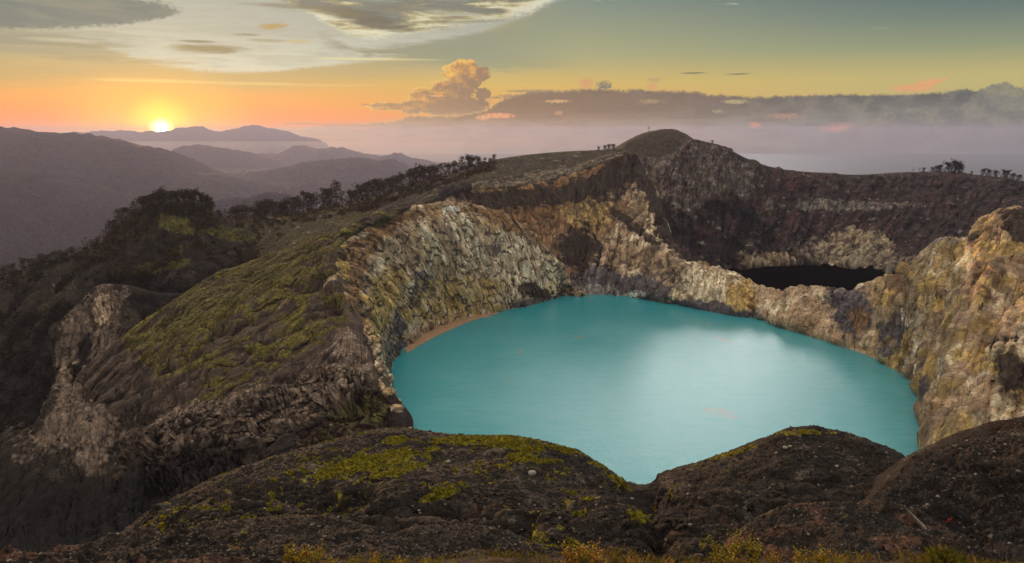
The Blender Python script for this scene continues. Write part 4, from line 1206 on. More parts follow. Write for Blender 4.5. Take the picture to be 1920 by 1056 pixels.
far_range('mountain_range', [(-700, 262), (-300, 246), (-120, 237), (0, 241), (30, 247), (60, 251), (90, 250), (120, 253), (140, 251), (160, 257), (200, 265), (235, 277), (252, 275), (270, 279), (285, 288), (300, 298), (318, 310), (335, 320), (360, 328), (390, 330), (450, 345), (520, 370)], 6500, -800, .45, 260, 1500, 1)
far_range('mountain_range', [(-600, 330), (-300, 322), (-100, 322), (0, 320), (40, 326), (90, 328), (130, 345), (180, 362), (250, 374), (310, 390), (360, 420)], 4600, -780, .35, 200, 900, 2)
far_range('mountain_range', [(360, 345), (400, 330), (440, 327), (500, 322), (540, 314), (580, 306), (620, 302), (645, 301), (672, 299), (690, 302), (712, 304), (722, 301), (745, 313), (765, 326), (800, 345), (860, 380)], 8800, -800, .4, 260, 1800, 3)
far_range('mountain_range', [(260, 310), (300, 300), (312, 291), (335, 281), (360, 274), (385, 278), (410, 281), (435, 285), (465, 297), (490, 305), (530, 320)], 12000, -800, .3, 240, 2400, 4)
far_range('mountain_range', [(430, 312), (475, 297), (500, 290), (520, 292), (545, 282), (560, 276), (572, 282), (590, 282), (612, 283), (622, 279), (650, 286), (680, 293), (700, 298), (720, 305), (760, 320), (800, 335)], 15500, -800, .3, 300, 2600, 5)
far_range('mountain_range', [(690, 310), (715, 298), (730, 291), (742, 289), (760, 297), (790, 301), (800, 305), (830, 312), (880, 322)], 14000, -800, .2, 200, 2400, 6)
far_range('mountain_range', [(60, 262), (120, 252), (180, 249), (240, 248), (290, 250), (320, 248), (335, 242), (352, 240), (375, 241), (385, 247), (410, 250), (435, 245), (450, 241), (468, 239), (480, 236), (492, 241), (505, 244), (522, 246), (545, 253), (590, 262)], 22000, -800, .15, 200, 3500, 7)
far_range('mountain_range', [(330, 400), (400, 380), (430, 373), (450, 376), (475, 370), (495, 364), (515, 366), (530, 376), (560, 388), (620, 400)], 3600, -560, .3, 90, 600, 8)
# valley floor and sea
az_ = np.radians(np.linspace(-44, 44, 420))
rr = np.exp(np.linspace(math.log(1300), math.log(29500), 260))
A2, R2 = np.meshgrid(az_, rr)
P = np.stack([np.sin(A2) * R2, np.cos(A2) * R2, np.full_like(A2, -790.0)], -1)
land = (1 - smooth01(A2, -.14, -.02)) * (1 - smooth01(R2, 16000, 26000))
P[..., 2] += (fbm(P, 2200, 6, .5, True, 5) * 150 + 30) * land - 60 * (1 - land)
grid_mesh('valley_floor', P, {'m': (0, 0, 0, 0)}, M_hill)
m = mat_new('sea')
finish((0.03, 0.05, 0.06), .25, None, spec=.12)
flat_poly('sea', [(-30000, -5000), (30000, -5000), (30000, 30000), (-30000, 30000)], -820, m, 'structure')

# ------------------------------------------------------------------ objects
def mesh_obj(name, V, Fc, mat, attrs=None, smooth=False):
    """V (n,3), Fc (m,k) same-size faces"""
    me = bpy.data.meshes.new(name)
    V = np.asarray(V, np.float32); Fc = np.asarray(Fc, np.int32)
    me.vertices.add(len(V)); me.vertices.foreach_set('co', V.ravel())
    k = Fc.shape[1]
    me.loops.add(Fc.size); me.loops.foreach_set('vertex_index', Fc.ravel())
    me.polygons.add(len(Fc)); me.polygons.foreach_set('loop_start', (np.arange(len(Fc)) * k).astype(np.int32))
    me.polygons.foreach_set('use_smooth', np.full(len(Fc), smooth))
    me.update(calc_edges=True)
    if attrs is not None:
        at = me.attributes.new('c', 'FLOAT_COLOR', 'POINT')
        a = np.ones((len(V), 4), np.float32); a[:, :3] = attrs
        at.data.foreach_set('color', a.ravel())
    me.materials.append(mat)
    o = bpy.data.objects.new(name, me)
    COL.objects.link(o)
    return o


def leaf_mat(name, c0, c1, scale=1.2, trans=.25):
    m = mat_new(name)
    p = obj_co()
    n = noise(p, 1 / scale, 4, .6)
    col = mix(sm(n, .35, .65), c0, c1)
    b = finish(col, .75, None, spec=.2)
    return m


def var_mat(name, rough_=.9):
    """colour carried by each stone, tuft or leaf, varied by noise"""
    m = mat_new(name)
    a = X.tree.nodes.new('ShaderNodeAttribute')
    a.attribute_name = 'c'
    n = noise(obj_co(), 3.0, 4, .6)
    v = (n - .5) * 1.0 + 1.0
    col = mix(1.0, X(a.outputs['Color']), vec(v, v, v), 'MULTIPLY')
    finish(col, rough_, None, spec=.15)
    return m


M_leafD = leaf_mat('dark_foliage', (0.022, 0.018, 0.012), (0.055, 0.044, 0.022), 2.0)
M_leafB = leaf_mat('brown_green_foliage', (0.030, 0.024, 0.016), (0.062, 0.048, 0.028), 2.0)
M_bark = leaf_mat('bark', (0.045, 0.034, 0.028), (0.09, 0.07, 0.055), .5)
M_var = var_mat('varied_surface')


def tube(pts, rad, n=6):
    pts = np.array(pts, float)
    V, Fc = [], []
    for i, p in enumerate(pts):
        d = pts[min(i + 1, len(pts) - 1)] - pts[max(i - 1, 0)]
        d /= np.linalg.norm(d) + 1e-9
        a = np.cross(d, [0.3, 1, .1]); a /= np.linalg.norm(a) + 1e-9
        b = np.cross(d, a)
        for k in range(n):
            t = 2 * math.pi * k / n
            V.append(p + rad[i] * (math.cos(t) * a + math.sin(t) * b))
    for i in range(len(pts) - 1):
        for k in range(n):
            Fc.append((i * n + k, i * n + (k + 1) % n, (i + 1) * n + (k + 1) % n, (i + 1) * n + k))
    return V, Fc


def merge(parts):
    V, Fc, o = [], [], 0
    for v, f in parts:
        V += list(v)
        Fc += [tuple(i + o for i in t) for t in f]
        o += len(v)
    return np.array(V), np.array(Fc)


def leaves(centres, radii, per, size, r, flat=.8):
    """leaf clumps: small quads spread through lumpy balls"""
    V = []
    for c, rd in zip(centres, radii):
        d = r.normal(size=(per, 3)); d /= np.linalg.norm(d, axis=1, keepdims=True)
        rr_ = rd * r.uniform(.45, 1.05, (per, 1)) ** .6
        p = np.array(c) + d * rr_ * np.array([1, 1, flat])
        a = r.normal(size=(per, 3)); a /= np.linalg.norm(a, axis=1, keepdims=True)
        b = np.cross(a, r.normal(size=(per, 3))); b /= np.linalg.norm(b, axis=1, keepdims=True)
        s = size * r.uniform(.6, 1.4, (per, 1))
        V.append(np.stack([p - a * s, p - b * s * .6, p + a * s, p + b * s * .6], 1))
    V = np.concatenate(V).reshape(-1, 3)
    Fc = np.arange(len(V)).reshape(-1, 4)
    return V, Fc


def make_tree(kind, seed):
    """a tree 1 m tall at the origin: trunk with limbs, crown of leaf clumps"""
    r = np.random.default_rng(seed)
    parts, cen, rad = [], [], []
    lean = r.normal(size=2) * .05
    trunk = [(0, 0, -.06), (lean[0] * .4, lean[1] * .4, .22), (lean[0], lean[1], .48), (lean[0] * 1.3, lean[1] * 1.3, .8)]
    parts.append(tube(trunk, [.035, .026, .018, .006]))
    if kind == 'bushy':
        for k in range(9):
            a = k * 2.4 + r.uniform(-.4, .4); z0 = .22 + .05 * k; l = r.uniform(.12, .26)
            tip = (lean[0] + math.cos(a) * l, lean[1] + math.sin(a) * l, z0 + r.uniform(.12, .34))
            parts.append(tube([(lean[0] * .6, lean[1] * .6, z0), ((lean[0] + tip[0]) / 2, (lean[1] + tip[1]) / 2, z0 + .1), tip], [.014, .009, .003], 4))
            cen.append(tip); rad.append(r.uniform(.13, .20))
        for k in range(7):
            cen.append((lean[0] + r.normal() * .08, lean[1] + r.normal() * .08, r.uniform(.6, .9))); rad.append(r.uniform(.10, .17))
        for k in range(4):
            cen.append((r.normal() * .14, r.normal() * .14, r.uniform(.12, .4))); rad.append(r.uniform(.14, .2))
        V, Fc = leaves(cen, rad, 60, .030, r)
    elif kind == 'slender':
        for k in range(12):
            a = k * 2.4; z0 = .2 + .06 * k; l = (.20 - .010 * k) * r.uniform(.7, 1.2)
            tip = (lean[0] + math.cos(a) * l, lean[1] + math.sin(a) * l, z0 + .08)
            parts.append(tube([(lean[0] * .6, lean[1] * .6, z0), tip], [.009, .003], 4))
            cen.append(tip); rad.append(r.uniform(.07, .12))
        cen.append((lean[0] * 1.3, lean[1] * 1.3, .9)); rad.append(.08)
        V, Fc = leaves(cen, rad, 50, .026, r, 1.1)
    else:  # sparse
        for k in range(7):
            a = k * 2.4; z0 = .35 + .07 * k; l = r.uniform(.12, .24)
            tip = (lean[0] + math.cos(a) * l, lean[1] + math.sin(a) * l, z0 + .12)
            parts.append(tube([(lean[0] * .6, lean[1] * .6, z0), tip], [.009, .003], 4))
            cen.append(tip); rad.append(r.uniform(.05, .10))
        V, Fc = leaves(cen, rad, 26, .028, r)
    tv, tf = merge(parts)
    return (tv, tf), (V, Fc)


PROTO = {}
for kind, n in (('bushy', 5), ('slender', 3), ('sparse', 2)):
    for i in range(n):
        (tv, tf), (lv, lf) = make_tree(kind, 100 + i * 7 + len(kind))
        mats = M_leafD if (i % 2 == 0) else M_leafB
        PROTO[(kind, i)] = (tv, tf, lv, lf, mats)
PMESH = {}


def crest_point(name, px):
    best = None
    for o, P in SHEETS[name]:
        qx, qy = project(P)
        ok = (np.abs(qx - px) < 2.5) & (P[..., 1] > 5)
        if not ok.any():
            continue
        qy = np.where(ok, qy, 1e9)
        k = np.unravel_index(np.argmin(qy), qy.shape)
        if best is None or qy[k] < best[0]:
            best = (qy[k], P[k])
    return best[1]


def place_tree(loc, height, kind, i, label, group, width=1.0):
    key = (kind, i)
    e = bpy.data.objects.new('tree', None)
    COL.objects.link(e)
    e.location = (float(loc[0]), float(loc[1]), float(loc[2]) - height * (.2 if kind == 'bushy' else .1))
    e.rotation_euler = (0, 0, random.uniform(0, 6.28))
    e.scale = (height * width, height * width, height)
    e['label'] = label
    e['category'] = 'tree'
    e['group'] = group
    tv, tf, lv, lf, mt = PROTO[key]
    if key not in PMESH:
        t = mesh_obj('trunk', tv, tf, M_bark)
        c = mesh_obj('crown', lv, lf, mt)
        PMESH[key] = (t, c)
    else:
        t, c = (o.copy() for o in PMESH[key])
        COL.objects.link(t); COL.objects.link(c)
    t.parent = e
    c.parent = e
    return e


ORD = 'first second third fourth fifth sixth seventh eighth ninth tenth eleventh twelfth thirteenth fourteenth fifteenth sixteenth seventeenth eighteenth'.split()
rt = random.Random(5)
LOOK = {'bushy': 'dark bushy', 'slender': 'dark slender', 'sparse': 'thin sparse'}


def tree_run(sheet, items, where, group):
    for n, it in enumerate(items):
        px, h, kind = it[:3]
        p = ground(sheet, px, it[3]) if len(it) > 3 else crest_point(sheet, px)
        D = p[1] * CP - p[2] * SP
        i = rt.randrange({'bushy': 5, 'slender': 3, 'sparse': 2}[kind])
        lab = '%s tree, %s from left %s' % (LOOK[kind], ORD[n], where)
        if len(items) == 1:
            lab = '%s tree standing %s' % (LOOK[kind], where)
        place_tree(p, h * 1.22 * D / 1440, kind, i, lab, group, width=(rt.uniform(.85, 1.25) if kind == 'bushy' else rt.uniform(.9, 1.3)))


B, SL, SPR = 'bushy', 'slender', 'sparse'
tree_run('wooded_hill', [(6, 22, B), (24, 19, B), (42, 24, B), (58, 19, B), (74, 24, B), (90, 20, B), (106, 22, B), (120, 18, B), (134, 22, B), (146, 18, SPR)], 'in the row on the far left slope', 'trees along the far left slope')
tree_run('wooded_hill', [(160, 26, SPR)], 'on the bare left slope', 'lone tree on the left slope')
tree_run('wooded_hill', [(172, 12, B), (182, 14, B), (192, 22, SPR), (202, 26, SL), (213, 22, B), (224, 28, SL), (236, 28, B), (249, 26, SL)], 'up the wooded hill\'s left edge', 'trees climbing the left edge of the wooded hill')
tree_run('wooded_hill', [(266, 34, B), (277, 30, B), (288, 30, B), (299, 34, B), (311, 36, B), (323, 34, B), (335, 30, B), (346, 32, B), (357, 34, B), (368, 32, B), (379, 30, B), (390, 26, B), (398, 18, B)], 'in the clump crowning the wooded hill', 'trees crowning the wooded hill')
tree_run('wooded_hill', [(285, 30, B, 402), (318, 28, B, 404), (352, 30, B, 406), (380, 24, B, 404)], 'in the front row below the hilltop', 'trees just below the wooded hill top')
tree_run('grassy_ridge', [(434, 24, B), (446, 28, B), (460, 30, B), (474, 26, B), (486, 34, B), (498, 40, B), (511, 32, B), (524, 26, B), (538, 30, B), (552, 34, B), (566, 36, SL), (580, 38, B), (592, 26, SPR)], 'in the treeline right of wooded hill', 'trees in the treeline right of the wooded hill')
tree_run('grassy_ridge', [(607, 34, SL), (618, 40, B), (629, 42, SL), (641, 30, SPR), (652, 26, B), (664, 24, B), (676, 30, B), (690, 34, B), (703, 34, B), (716, 30, B), (729, 28, B), (741, 28, B)], 'in the ridge\'s middle treeline', 'trees in the middle treeline along the ridge')
tree_run('grassy_ridge', [(754, 28, B), (766, 32, B), (778, 32, B), (790, 32, B), (802, 28, B), (814, 26, B), (826, 22, SL), (838, 24, B), (850, 24, B), (862, 24, SL), (873, 26, B), (884, 22, B), (895, 16, B), (908, 9, SPR), (925, 10, B)], 'in the treeline near the ridge top', 'trees in the upper treeline on the ridge')
tree_run('grassy_ridge', [(1121, 7, B), (1131, 9, B), (1141, 10, B), (1151, 10, B), (1180, 12, SPR)], 'of the low bushes left of the summit', 'low bushes left of the summit')
tree_run('summit_hill', [(1214, 9, SPR)], 'alone on the summit dome', 'lone tree on the summit dome')
tree_run('crater_wall', [(1338, 6, B)], 'alone right of the summit', 'lone bush right of the summit')
tree_run('crater_wall', [(1713, 7, SPR), (1722, 8, SPR), (1733, 7, B), (1745, 9, B), (1756, 12, B), (1767, 14, B), (1779, 20, B), (1790, 25, B), (1801, 18, B), (1824, 6, B)], 'in the clump on the right-hand rim', 'trees in the clump on the right-hand rim')
tree_run('crater_wall', [(1846, 14, B), (1857, 14, B), (1868, 13, B), (1880, 15, B), (1891, 14, B), (1902, 12, B), (1913, 12, B)], 'in the row at the right end of the rim', 'trees at the right end of the rim')

# ---------------- scattered masses nobody could count
r = np.random.default_rng(31)


def scatter(P, weight, n, extra=None):
    """n random points on a sheet with a weight per vertex; spread evenly as seen"""
    w = weight.ravel().clip(0)
    idx = r.choice(len(w), size=n, p=w / w.sum())
    return P.reshape(-1, 3)[idx], idx


# woodland undergrowth on the hill and below the treelines
P, vv = HILL
px, py = project(P)
w = ((vv > 2.02) & (vv < 5.2) & (px > -250) & (py < 900)).astype(float)
bare = blob(P, 330, 425, 45, 16, -20, .3) + blob(P, 180, 620, 60, 100, 0, .3) + blob(P, 430, 445, 60, 14, -10, .3) + blob(P, 330, 530, 50, 28, 0, .3) * .7
w *= np.clip(1 - 1.3 * bare, 0, 1) * np.clip(.35 + fbm(P, 25, 3, off=501) * 2, 0.02, 1)
pts, _ = scatter(P, w, 1500)
P2, vv2 = RIDGE
px2, py2 = project(P2)
base_y = np.interp(px2, [400, 480, 600, 700, 800, 880, 940], [418, 425, 410, 390, 356, 330, 312])
w2 = ((vv2 > 2.0) & (px2 > 395) & (px2 < 930) & (py2 < base_y + 4)).astype(float) + ((px2 > 400) & (px2 < 640) & (py2 > 420) & (py2 < 500)) * .10 * (fbm(P2, 25, 3, off=505) > .05)
w2 += ((px2 > 440) & (px2 < 490) & (py2 > 440) & (py2 < 500)) * .3
pts2, _ = scatter(P2, w2, 520)
P3, mg3 = FLANK
px3, py3 = project(P3)
w3 = blob(P3, 660, 800, 90, 45, 25, .5, 14, 3) * .6 + blob(P3, 600, 850, 80, 25, 25, .5, 14, 4) + blob(P3, 420, 905, 110, 30, 20, .5, 14, 5) * .5 + (blob(P3, 250, 600, 60, 14, 30, .4, 10, 6) + blob(P3, 700, 740, 20, 10, 0, .4, 10, 6)) * .15
pts3, _ = scatter(P3, w3, 260)
pts = np.concatenate([pts, pts2, pts3])
bush_small = np.concatenate([np.ones(len(pts) - len(pts3)), np.full(len(pts3), .4)])
cen, rad = [], []
for p, bs_ in zip(pts, bush_small):
    s = r.uniform(1.6, 4.2) * bs_
    for k in range(3):
        cen.append(p + r.normal(size=3) * s * .45 + np.array([0, 0, s * .5])); rad.append(s * r.uniform(.5, .9))
V, Fc = leaves(cen, rad, 34, .55, r, .85)
base_c = np.array([[0.056, 0.032, 0.020], [0.026, 0.018, 0.012], [0.056, 0.044, 0.016], [0.080, 0.042, 0.028]])
cc = base_c[r.integers(0, 4, len(pts))]
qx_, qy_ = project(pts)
dkk = ((qx_ < 150 + r.normal(size=len(pts)) * 30) | ((qx_ < 320) & (qy_ > 520)))  # near-black leaf colours on the lower left paint in that slope's shade
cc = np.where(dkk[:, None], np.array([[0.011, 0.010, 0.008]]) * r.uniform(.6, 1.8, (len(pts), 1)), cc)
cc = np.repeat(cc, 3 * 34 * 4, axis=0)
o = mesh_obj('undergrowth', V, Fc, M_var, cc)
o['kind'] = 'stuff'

# tufts of grass and moss
def tufts(name, P, weight, n, size, cols, blades=9, up=.8):
    pts, idx = scatter(P, weight, n)
    N = normals(P).reshape(-1, 3)[idx]
    s = size * r.uniform(.5, 1.5, n)
    V = np.zeros((n, blades, 3, 3))
    for b_ in range(blades):
        a = r.normal(size=(n, 3))
        a -= (a * N).sum(1, keepdims=True) * N
        a /= np.linalg.norm(a, axis=1, keepdims=True)
        c_ = np.cross(N, a)
        root = pts + a * (s * r.uniform(0, .6, n))[:, None] - N * (s * .1)[:, None]
        V[:, b_, 0] = root - c_ * (s * .28)[:, None]
        V[:, b_, 1] = root + c_ * (s * .28)[:, None]
        V[:, b_, 2] = root + a * (s * r.uniform(.2, .7, n))[:, None] + (N * .6 + np.array([0, 0, .5])) * (s * up * r.uniform(.5, 1.1, n))[:, None]
    Fc = np.arange(n * blades * 3).reshape(-1, 3)
    cols = np.array(cols)
    cc = cols[r.integers(0, len(cols), n)] * r.uniform(.7, 1.3, (n, 1))
    cc = np.repeat(cc, blades * 3, axis=0)
    o = mesh_obj(name, V.reshape(-1, 3), Fc, M_var, cc)
    o['kind'] = 'stuff'


P, moss, dk = FORE
px, py = project(P)
vis = (px > 100) & (px < 1850) & (py < 1060) & (P[..., 1] < 158) & (P[..., 1] > 60)
tufts('moss', P, (smooth01(moss, .42, .8)) * vis, 15000, .30, [(0.26, 0.22, 0.012), (0.18, 0.165, 0.014), (0.10, 0.10, 0.014), (0.32, 0.24, 0.015)])
tufts('moss', P, np.clip(fbm(P, 3, 4, .6, off=601) - .1, 0, 1) * vis, 6000, .16, [(0.07, 0.065, 0.016), (0.05, 0.04, 0.018), (0.09, 0.085, 0.016), (0.06, 0.03, 0.015)])
P, mg = FLANK
px, py = project(P)
gv = smooth01(mg, .35, .75) * (px > 100) * (px < 760) * (py < 900)
tufts('grass', P, gv, 8000, .62, [(0.15, 0.120, 0.020), (0.11, 0.092, 0.020), (0.08, 0.066, 0.022), (0.20, 0.155, 0.025), (0.09, 0.065, 0.03)], blades=6, up=.7)


def stones(name, P, weight, n, lo, hi, cols):
    pts, idx = scatter(P, weight, n)
    O = np.array([[1, 0, 0], [0, 1, 0], [-1, 0, 0], [0, -1, 0], [0, 0, 1], [0, 0, -1]], float)
    Fo = np.array([[0, 1, 4], [1, 2, 4], [2, 3, 4], [3, 0, 4], [1, 0, 5], [2, 1, 5], [3, 2, 5], [0, 3, 5]])
    s = lo * (hi / lo) ** (r.uniform(0, 1, n) ** 3.0)
    V = O[None] * r.uniform(.55, 1.25, (n, 6, 3)) + r.normal(size=(n, 6, 3)) * .16
    V = V * s[:, None, None] * np.array([1, 1, .75]) + pts[:, None]
    Fc = (Fo[None] + (np.arange(n) * 6)[:, None, None]).reshape(-1, 3)
    cols = np.array(cols)
    cc = cols[(r.uniform(0, 1, n) ** 1.6 * len(cols)).astype(int)] * r.uniform(.7, 1.25, (n, 1))
    o = mesh_obj(name, V.reshape(-1, 3), Fc, M_var, np.repeat(cc, 6, axis=0))
    o['kind'] = 'stuff'


P, moss, dk = FORE
px, py = project(P)
stones('gravel', P, ((px > 120) & (px < 1850) & (py < 1060) & (P[..., 1] < 158) & (P[..., 1] > 60)) * (1 - moss * .9), 42000, .06, .42,
       [(0.025, 0.018, 0.015), (0.038, 0.028, 0.024), (0.018, 0.013, 0.012), (0.05, 0.038, 0.033), (0.07, 0.055, 0.048), (0.17, 0.145, 0.12)])
for o_, P in SHEETS['foreground_ridge']:
    px, py = project(P)
    d_ = float(np.median(P[..., 1]))
    stones('gravel', P, ((px > -20) & (px < 1940) & (py < 1060) & (py > 700)) * 1.0, 9000, .0006 * d_, .0042 * d_, [(0.028, 0.020, 0.018), (0.045, 0.033, 0.028), (0.018, 0.013, 0.012), (0.06, 0.047, 0.042), (0.09, 0.075, 0.066), (0.17, 0.15, 0.13)])

# ---------------- single rocks, spires and slabs
M_palerock = rock('pale_stone', (0.36, 0.32, 0.27), (0.22, 0.19, 0.16), [None] * 4, unit=.25, contrast=.7, bd=.4, sk=0.0)
M_ochrerock = rock('ochre_stone', (0.42, 0.28, 0.13), (0.24, 0.16, 0.085), [None] * 4, unit=.6, contrast=.7, bd=.6, sk=0.0)


def rock_thing(name, loc, sx, sy, sz, mat, label, cat, seed, taper=0.0, group=None, rot=0.0):
    n1_, n2_ = 28, 40
    th = np.linspace(0, math.pi, n1_)[:, None]
    ph = np.linspace(0, 2 * math.pi, n2_)[None]
    Q = np.stack([np.sin(th) * np.cos(ph), np.sin(th) * np.sin(ph), np.cos(th) + 0 * ph], -1)
    d = 1 + fbm(Q + seed, .9, 5, .6, True, seed) * .38
    Q = np.sign(Q) * np.abs(Q) ** .8 * d[..., None]
    tp = 1 - taper * (Q[..., 2:3] * .5 + .5).clip(0, 1)
    Q[..., :2] *= tp
    Q[:, -1] = Q[:, 0]
    Q = Q * np.array([sx, sy, sz])
    c, s = math.cos(rot), math.sin(rot)
    x, z = Q[..., 0] * c + Q[..., 2] * s, -Q[..., 0] * s + Q[..., 2] * c
    Q[..., 0], Q[..., 2] = x, z
    V = Q.reshape(-1, 3)
    i = (np.arange(n1_ - 1)[:, None] * n2_ + np.arange(n2_ - 1)[None]).ravel()
    Fc = np.stack([i, i + n2_, i + n2_ + 1, i + 1], 1)
    o = mesh_obj(name, V, Fc, mat, smooth=False)
    o.location = tuple(float(v) for v in loc)
    o['label'] = label
    o['category'] = cat
    if group:
        o['group'] = group
    return o


for px, py, s, lab, grp in ((997, 889, .55, 'pale boulder on the right part of the mossy hummock', 0), (840, 867, .32, 'small pale boulder in the middle of the mossy hummock', 0), (1472, 840, .36, 'pale boulder near the top of the right-hand hummock, left of a pair', 0),
                            (1482, 838, .30, 'pale boulder near the top of the right-hand hummock, right of a pair', 0), (1456, 850, .24, 'small pale boulder just below the pair on the right-hand hummock', 0), (1569, 875, .26, 'small pale boulder low on the right-hand hummock', 0), (1186, 936, .3, 'pale boulder beside the gully between the two hummocks', 0)):
    p = ground('foreground_slope', px, py)
    rock_thing('boulder', p + np.array([0, 0, s * .3]), s, s * .8, s * .62, M_palerock, lab, 'boulder', px * .01, group='pale boulders on the hummocks')
for px, py, h, w_, lab in ((430, 888, 15, 4, 'tallest pale rock pinnacle behind the foreground crest'), (447, 884, 10, 5, 'pale leaning rock pinnacle right of the tallest one'), (384, 905, 8, 4, 'short pale rock pinnacle left of the other two')):
    p = ground('outer_slope', px, py)
    sc = p[1] / 1440
    rock_thing('rock_pinnacle', p + np.array([0, -4, h * sc * .3]), w_ * sc, w_ * sc, h * sc, M_palerock, lab, 'rock', px * .013, taper=.8, group='pale pinnacles in the dark hollow', rot=.35)
for px, py, h, w_, mt, lab in ((1668, 536, 24, 5, M_palerock, 'thin pale rock spire on the saddle between the lakes'), (1691, 520, 17, 11, M_ochrerock, 'round orange rock knob right of the thin spire')):
    p = crest_point('inner_cliff', px)
    sc = p[1] / 1440
    rock_thing('rock_spire', p + np.array([0, 0, h * sc * .15]), w_ * sc, w_ * sc, h * sc * .6, mt, lab, 'rock', px * .017, taper=.35)
p = ground('foreground_ridge', 1722, 988)
rock_thing('rock_slab', p + np.array([0, 0, .3]), .16, .3, 1.0, M_palerock, 'pale slab of stone leaning on the dark mound at lower right', 'rock', 3.3, taper=.6, rot=-.75)

# ---------------- shrubs and grass at the viewpoint
M_shrubleaf = var_mat('yellow_shrub_leaves', .6)


def shrub_mesh(seed, palette, n=520, spread=.5):
    r_ = np.random.default_rng(seed)
    parts, tips = [], []
    for k in range(16):
        a = r_.uniform(0, 6.28); l = r_.uniform(.3, 1.0); s = spread * r_.uniform(.2, 1.0)
        m_ = (math.cos(a) * s * .4, math.sin(a) * s * .4, l * .55)
        t_ = (math.cos(a) * s, math.sin(a) * s, l)
        parts.append(tube([(0, 0, -.15), m_, t_], [.010, .007, .003], 4))
        tips.append((m_, t_))
    tv, tf = merge(parts)
    V, cc = [], []
    pal_ = np.array(palette)
    for k in range(n):
        m_, t_ = tips[r_.integers(len(tips))]
        f = r_.uniform(.1, 1.05)
        p = np.array(m_) * (1 - f) + np.array(t_) * f + r_.normal(size=3) * .055
        a = r_.normal(size=3); a[2] = abs(a[2]) + .4; a /= np.linalg.norm(a)
        b_ = np.cross(a, r_.normal(size=3)); b_ /= np.linalg.norm(b_)
        s = r_.uniform(.026, .055)
        V += [p, p + b_ * s * .5 + a * s, p + a * s * 2, p - b_ * s * .5 + a * s]
        c = pal_[min(int(r_.uniform(0, 1) ** 1.3 * len(pal_)), len(pal_) - 1)] * r_.uniform(.7, 1.3)
        cc += [c] * 4
    return tv, tf, np.array(V), np.arange(len(V)).reshape(-1, 4), np.array(cc)


YEL = [(0.38, 0.29, 0.02), (0.25, 0.22, 0.02), (0.46, 0.28, 0.03), (0.18, 0.18, 0.02), (0.50, 0.14, 0.04)]
RED = [(0.34, 0.16, 0.045), (0.44, 0.24, 0.04), (0.20, 0.08, 0.04), (0.48, 0.34, 0.03)]
OLV = [(0.26, 0.20, 0.02), (0.34, 0.25, 0.025), (0.14, 0.11, 0.02), (0.40, 0.27, 0.03)]
SM = [shrub_mesh(900 + i, (YEL, YEL, YEL, RED, RED, OLV)[i], spread=(.5, .35, .6, .5, .35, .6)[i]) for i in range(6)]
SHR = {}
specs = [(90, 1064, .45, 3), (160, 1062, .5, 4), (250, 1050, .40, 5), (300, 1058, .55, 0), (345, 1066, .55, 1), (400, 1058, .75, 0), (435, 1064, .85, 2), (480, 1072, .6, 5), (528, 1066, .75, 1), (556, 1064, .9, 0), (590, 1068, .75, 2), (622, 1072, .6, 0), (668, 1074, .6, 5), (705, 1074, .65, 1), (748, 1074, .6, 0), (800, 1078, .55, 1), (845, 1080, .5, 5), (1030, 1076, .5, 1),
         (1066, 1070, .85, 3), (1092, 1068, .95, 2), (1122, 1072, .8, 4), (1190, 1076, .55, 3), (1250, 1076, .55, 4), (1345, 1068, .8, 5), (1380, 1060, 1.0, 2), (1410, 1062, 1.0, 5), (1446, 1070, .7, 3), (1500, 1072, .7, 0), (1535, 1070, .75, 1), (1570, 1074, .6, 5)]
lookw = {0: 'yellow-leaved', 1: 'upright yellow-leaved', 2: 'spreading yellow-leaved', 3: 'reddish', 4: 'upright reddish', 5: 'olive'}
TENS = ['', 'first', 'second', 'third', 'fourth', 'fifth', 'sixth', 'seventh', 'eighth', 'ninth', 'tenth', 'eleventh', 'twelfth', 'thirteenth', 'fourteenth', 'fifteenth', 'sixteenth', 'seventeenth', 'eighteenth']
for n, (px, py, h, k) in enumerate(specs):
    x, y, z = ray(px, 1079.0)
    D = 26.0 if px < 700 else 25.0
    gp = ground('foreground_ground', px, py + 4)
    h *= 1.25
    e = bpy.data.objects.new('shrub', None)
    COL.objects.link(e)
    e.location = tuple(float(v) for v in gp)
    e.rotation_euler = (0, 0, random.uniform(0, 6.28))
    e.scale = (h, h, h)
    if n < 18:
        e['label'] = 'small %s shrub, %s from left along the bottom edge' % (lookw[k], TENS[n + 1])
    else:
        e['label'] = 'small %s shrub, %s from right along the bottom edge' % (lookw[k], TENS[30 - n])
    e['category'] = 'shrub'
    e['group'] = 'small shrubs along the bottom edge'
    if k not in SHR:
        tv, tf, lv, lf, lc = SM[k]
        st_ = mesh_obj('stems', tv, tf, M_bark)
        lf_ = mesh_obj('leaves', lv, lf, M_shrubleaf, lc)
        SHR[k] = (st_, lf_)
    else:
        st_, lf_ = (o.copy() for o in SHR[k])
        COL.objects.link(st_); COL.objects.link(lf_)
    st_.parent = e
    lf_.parent = e


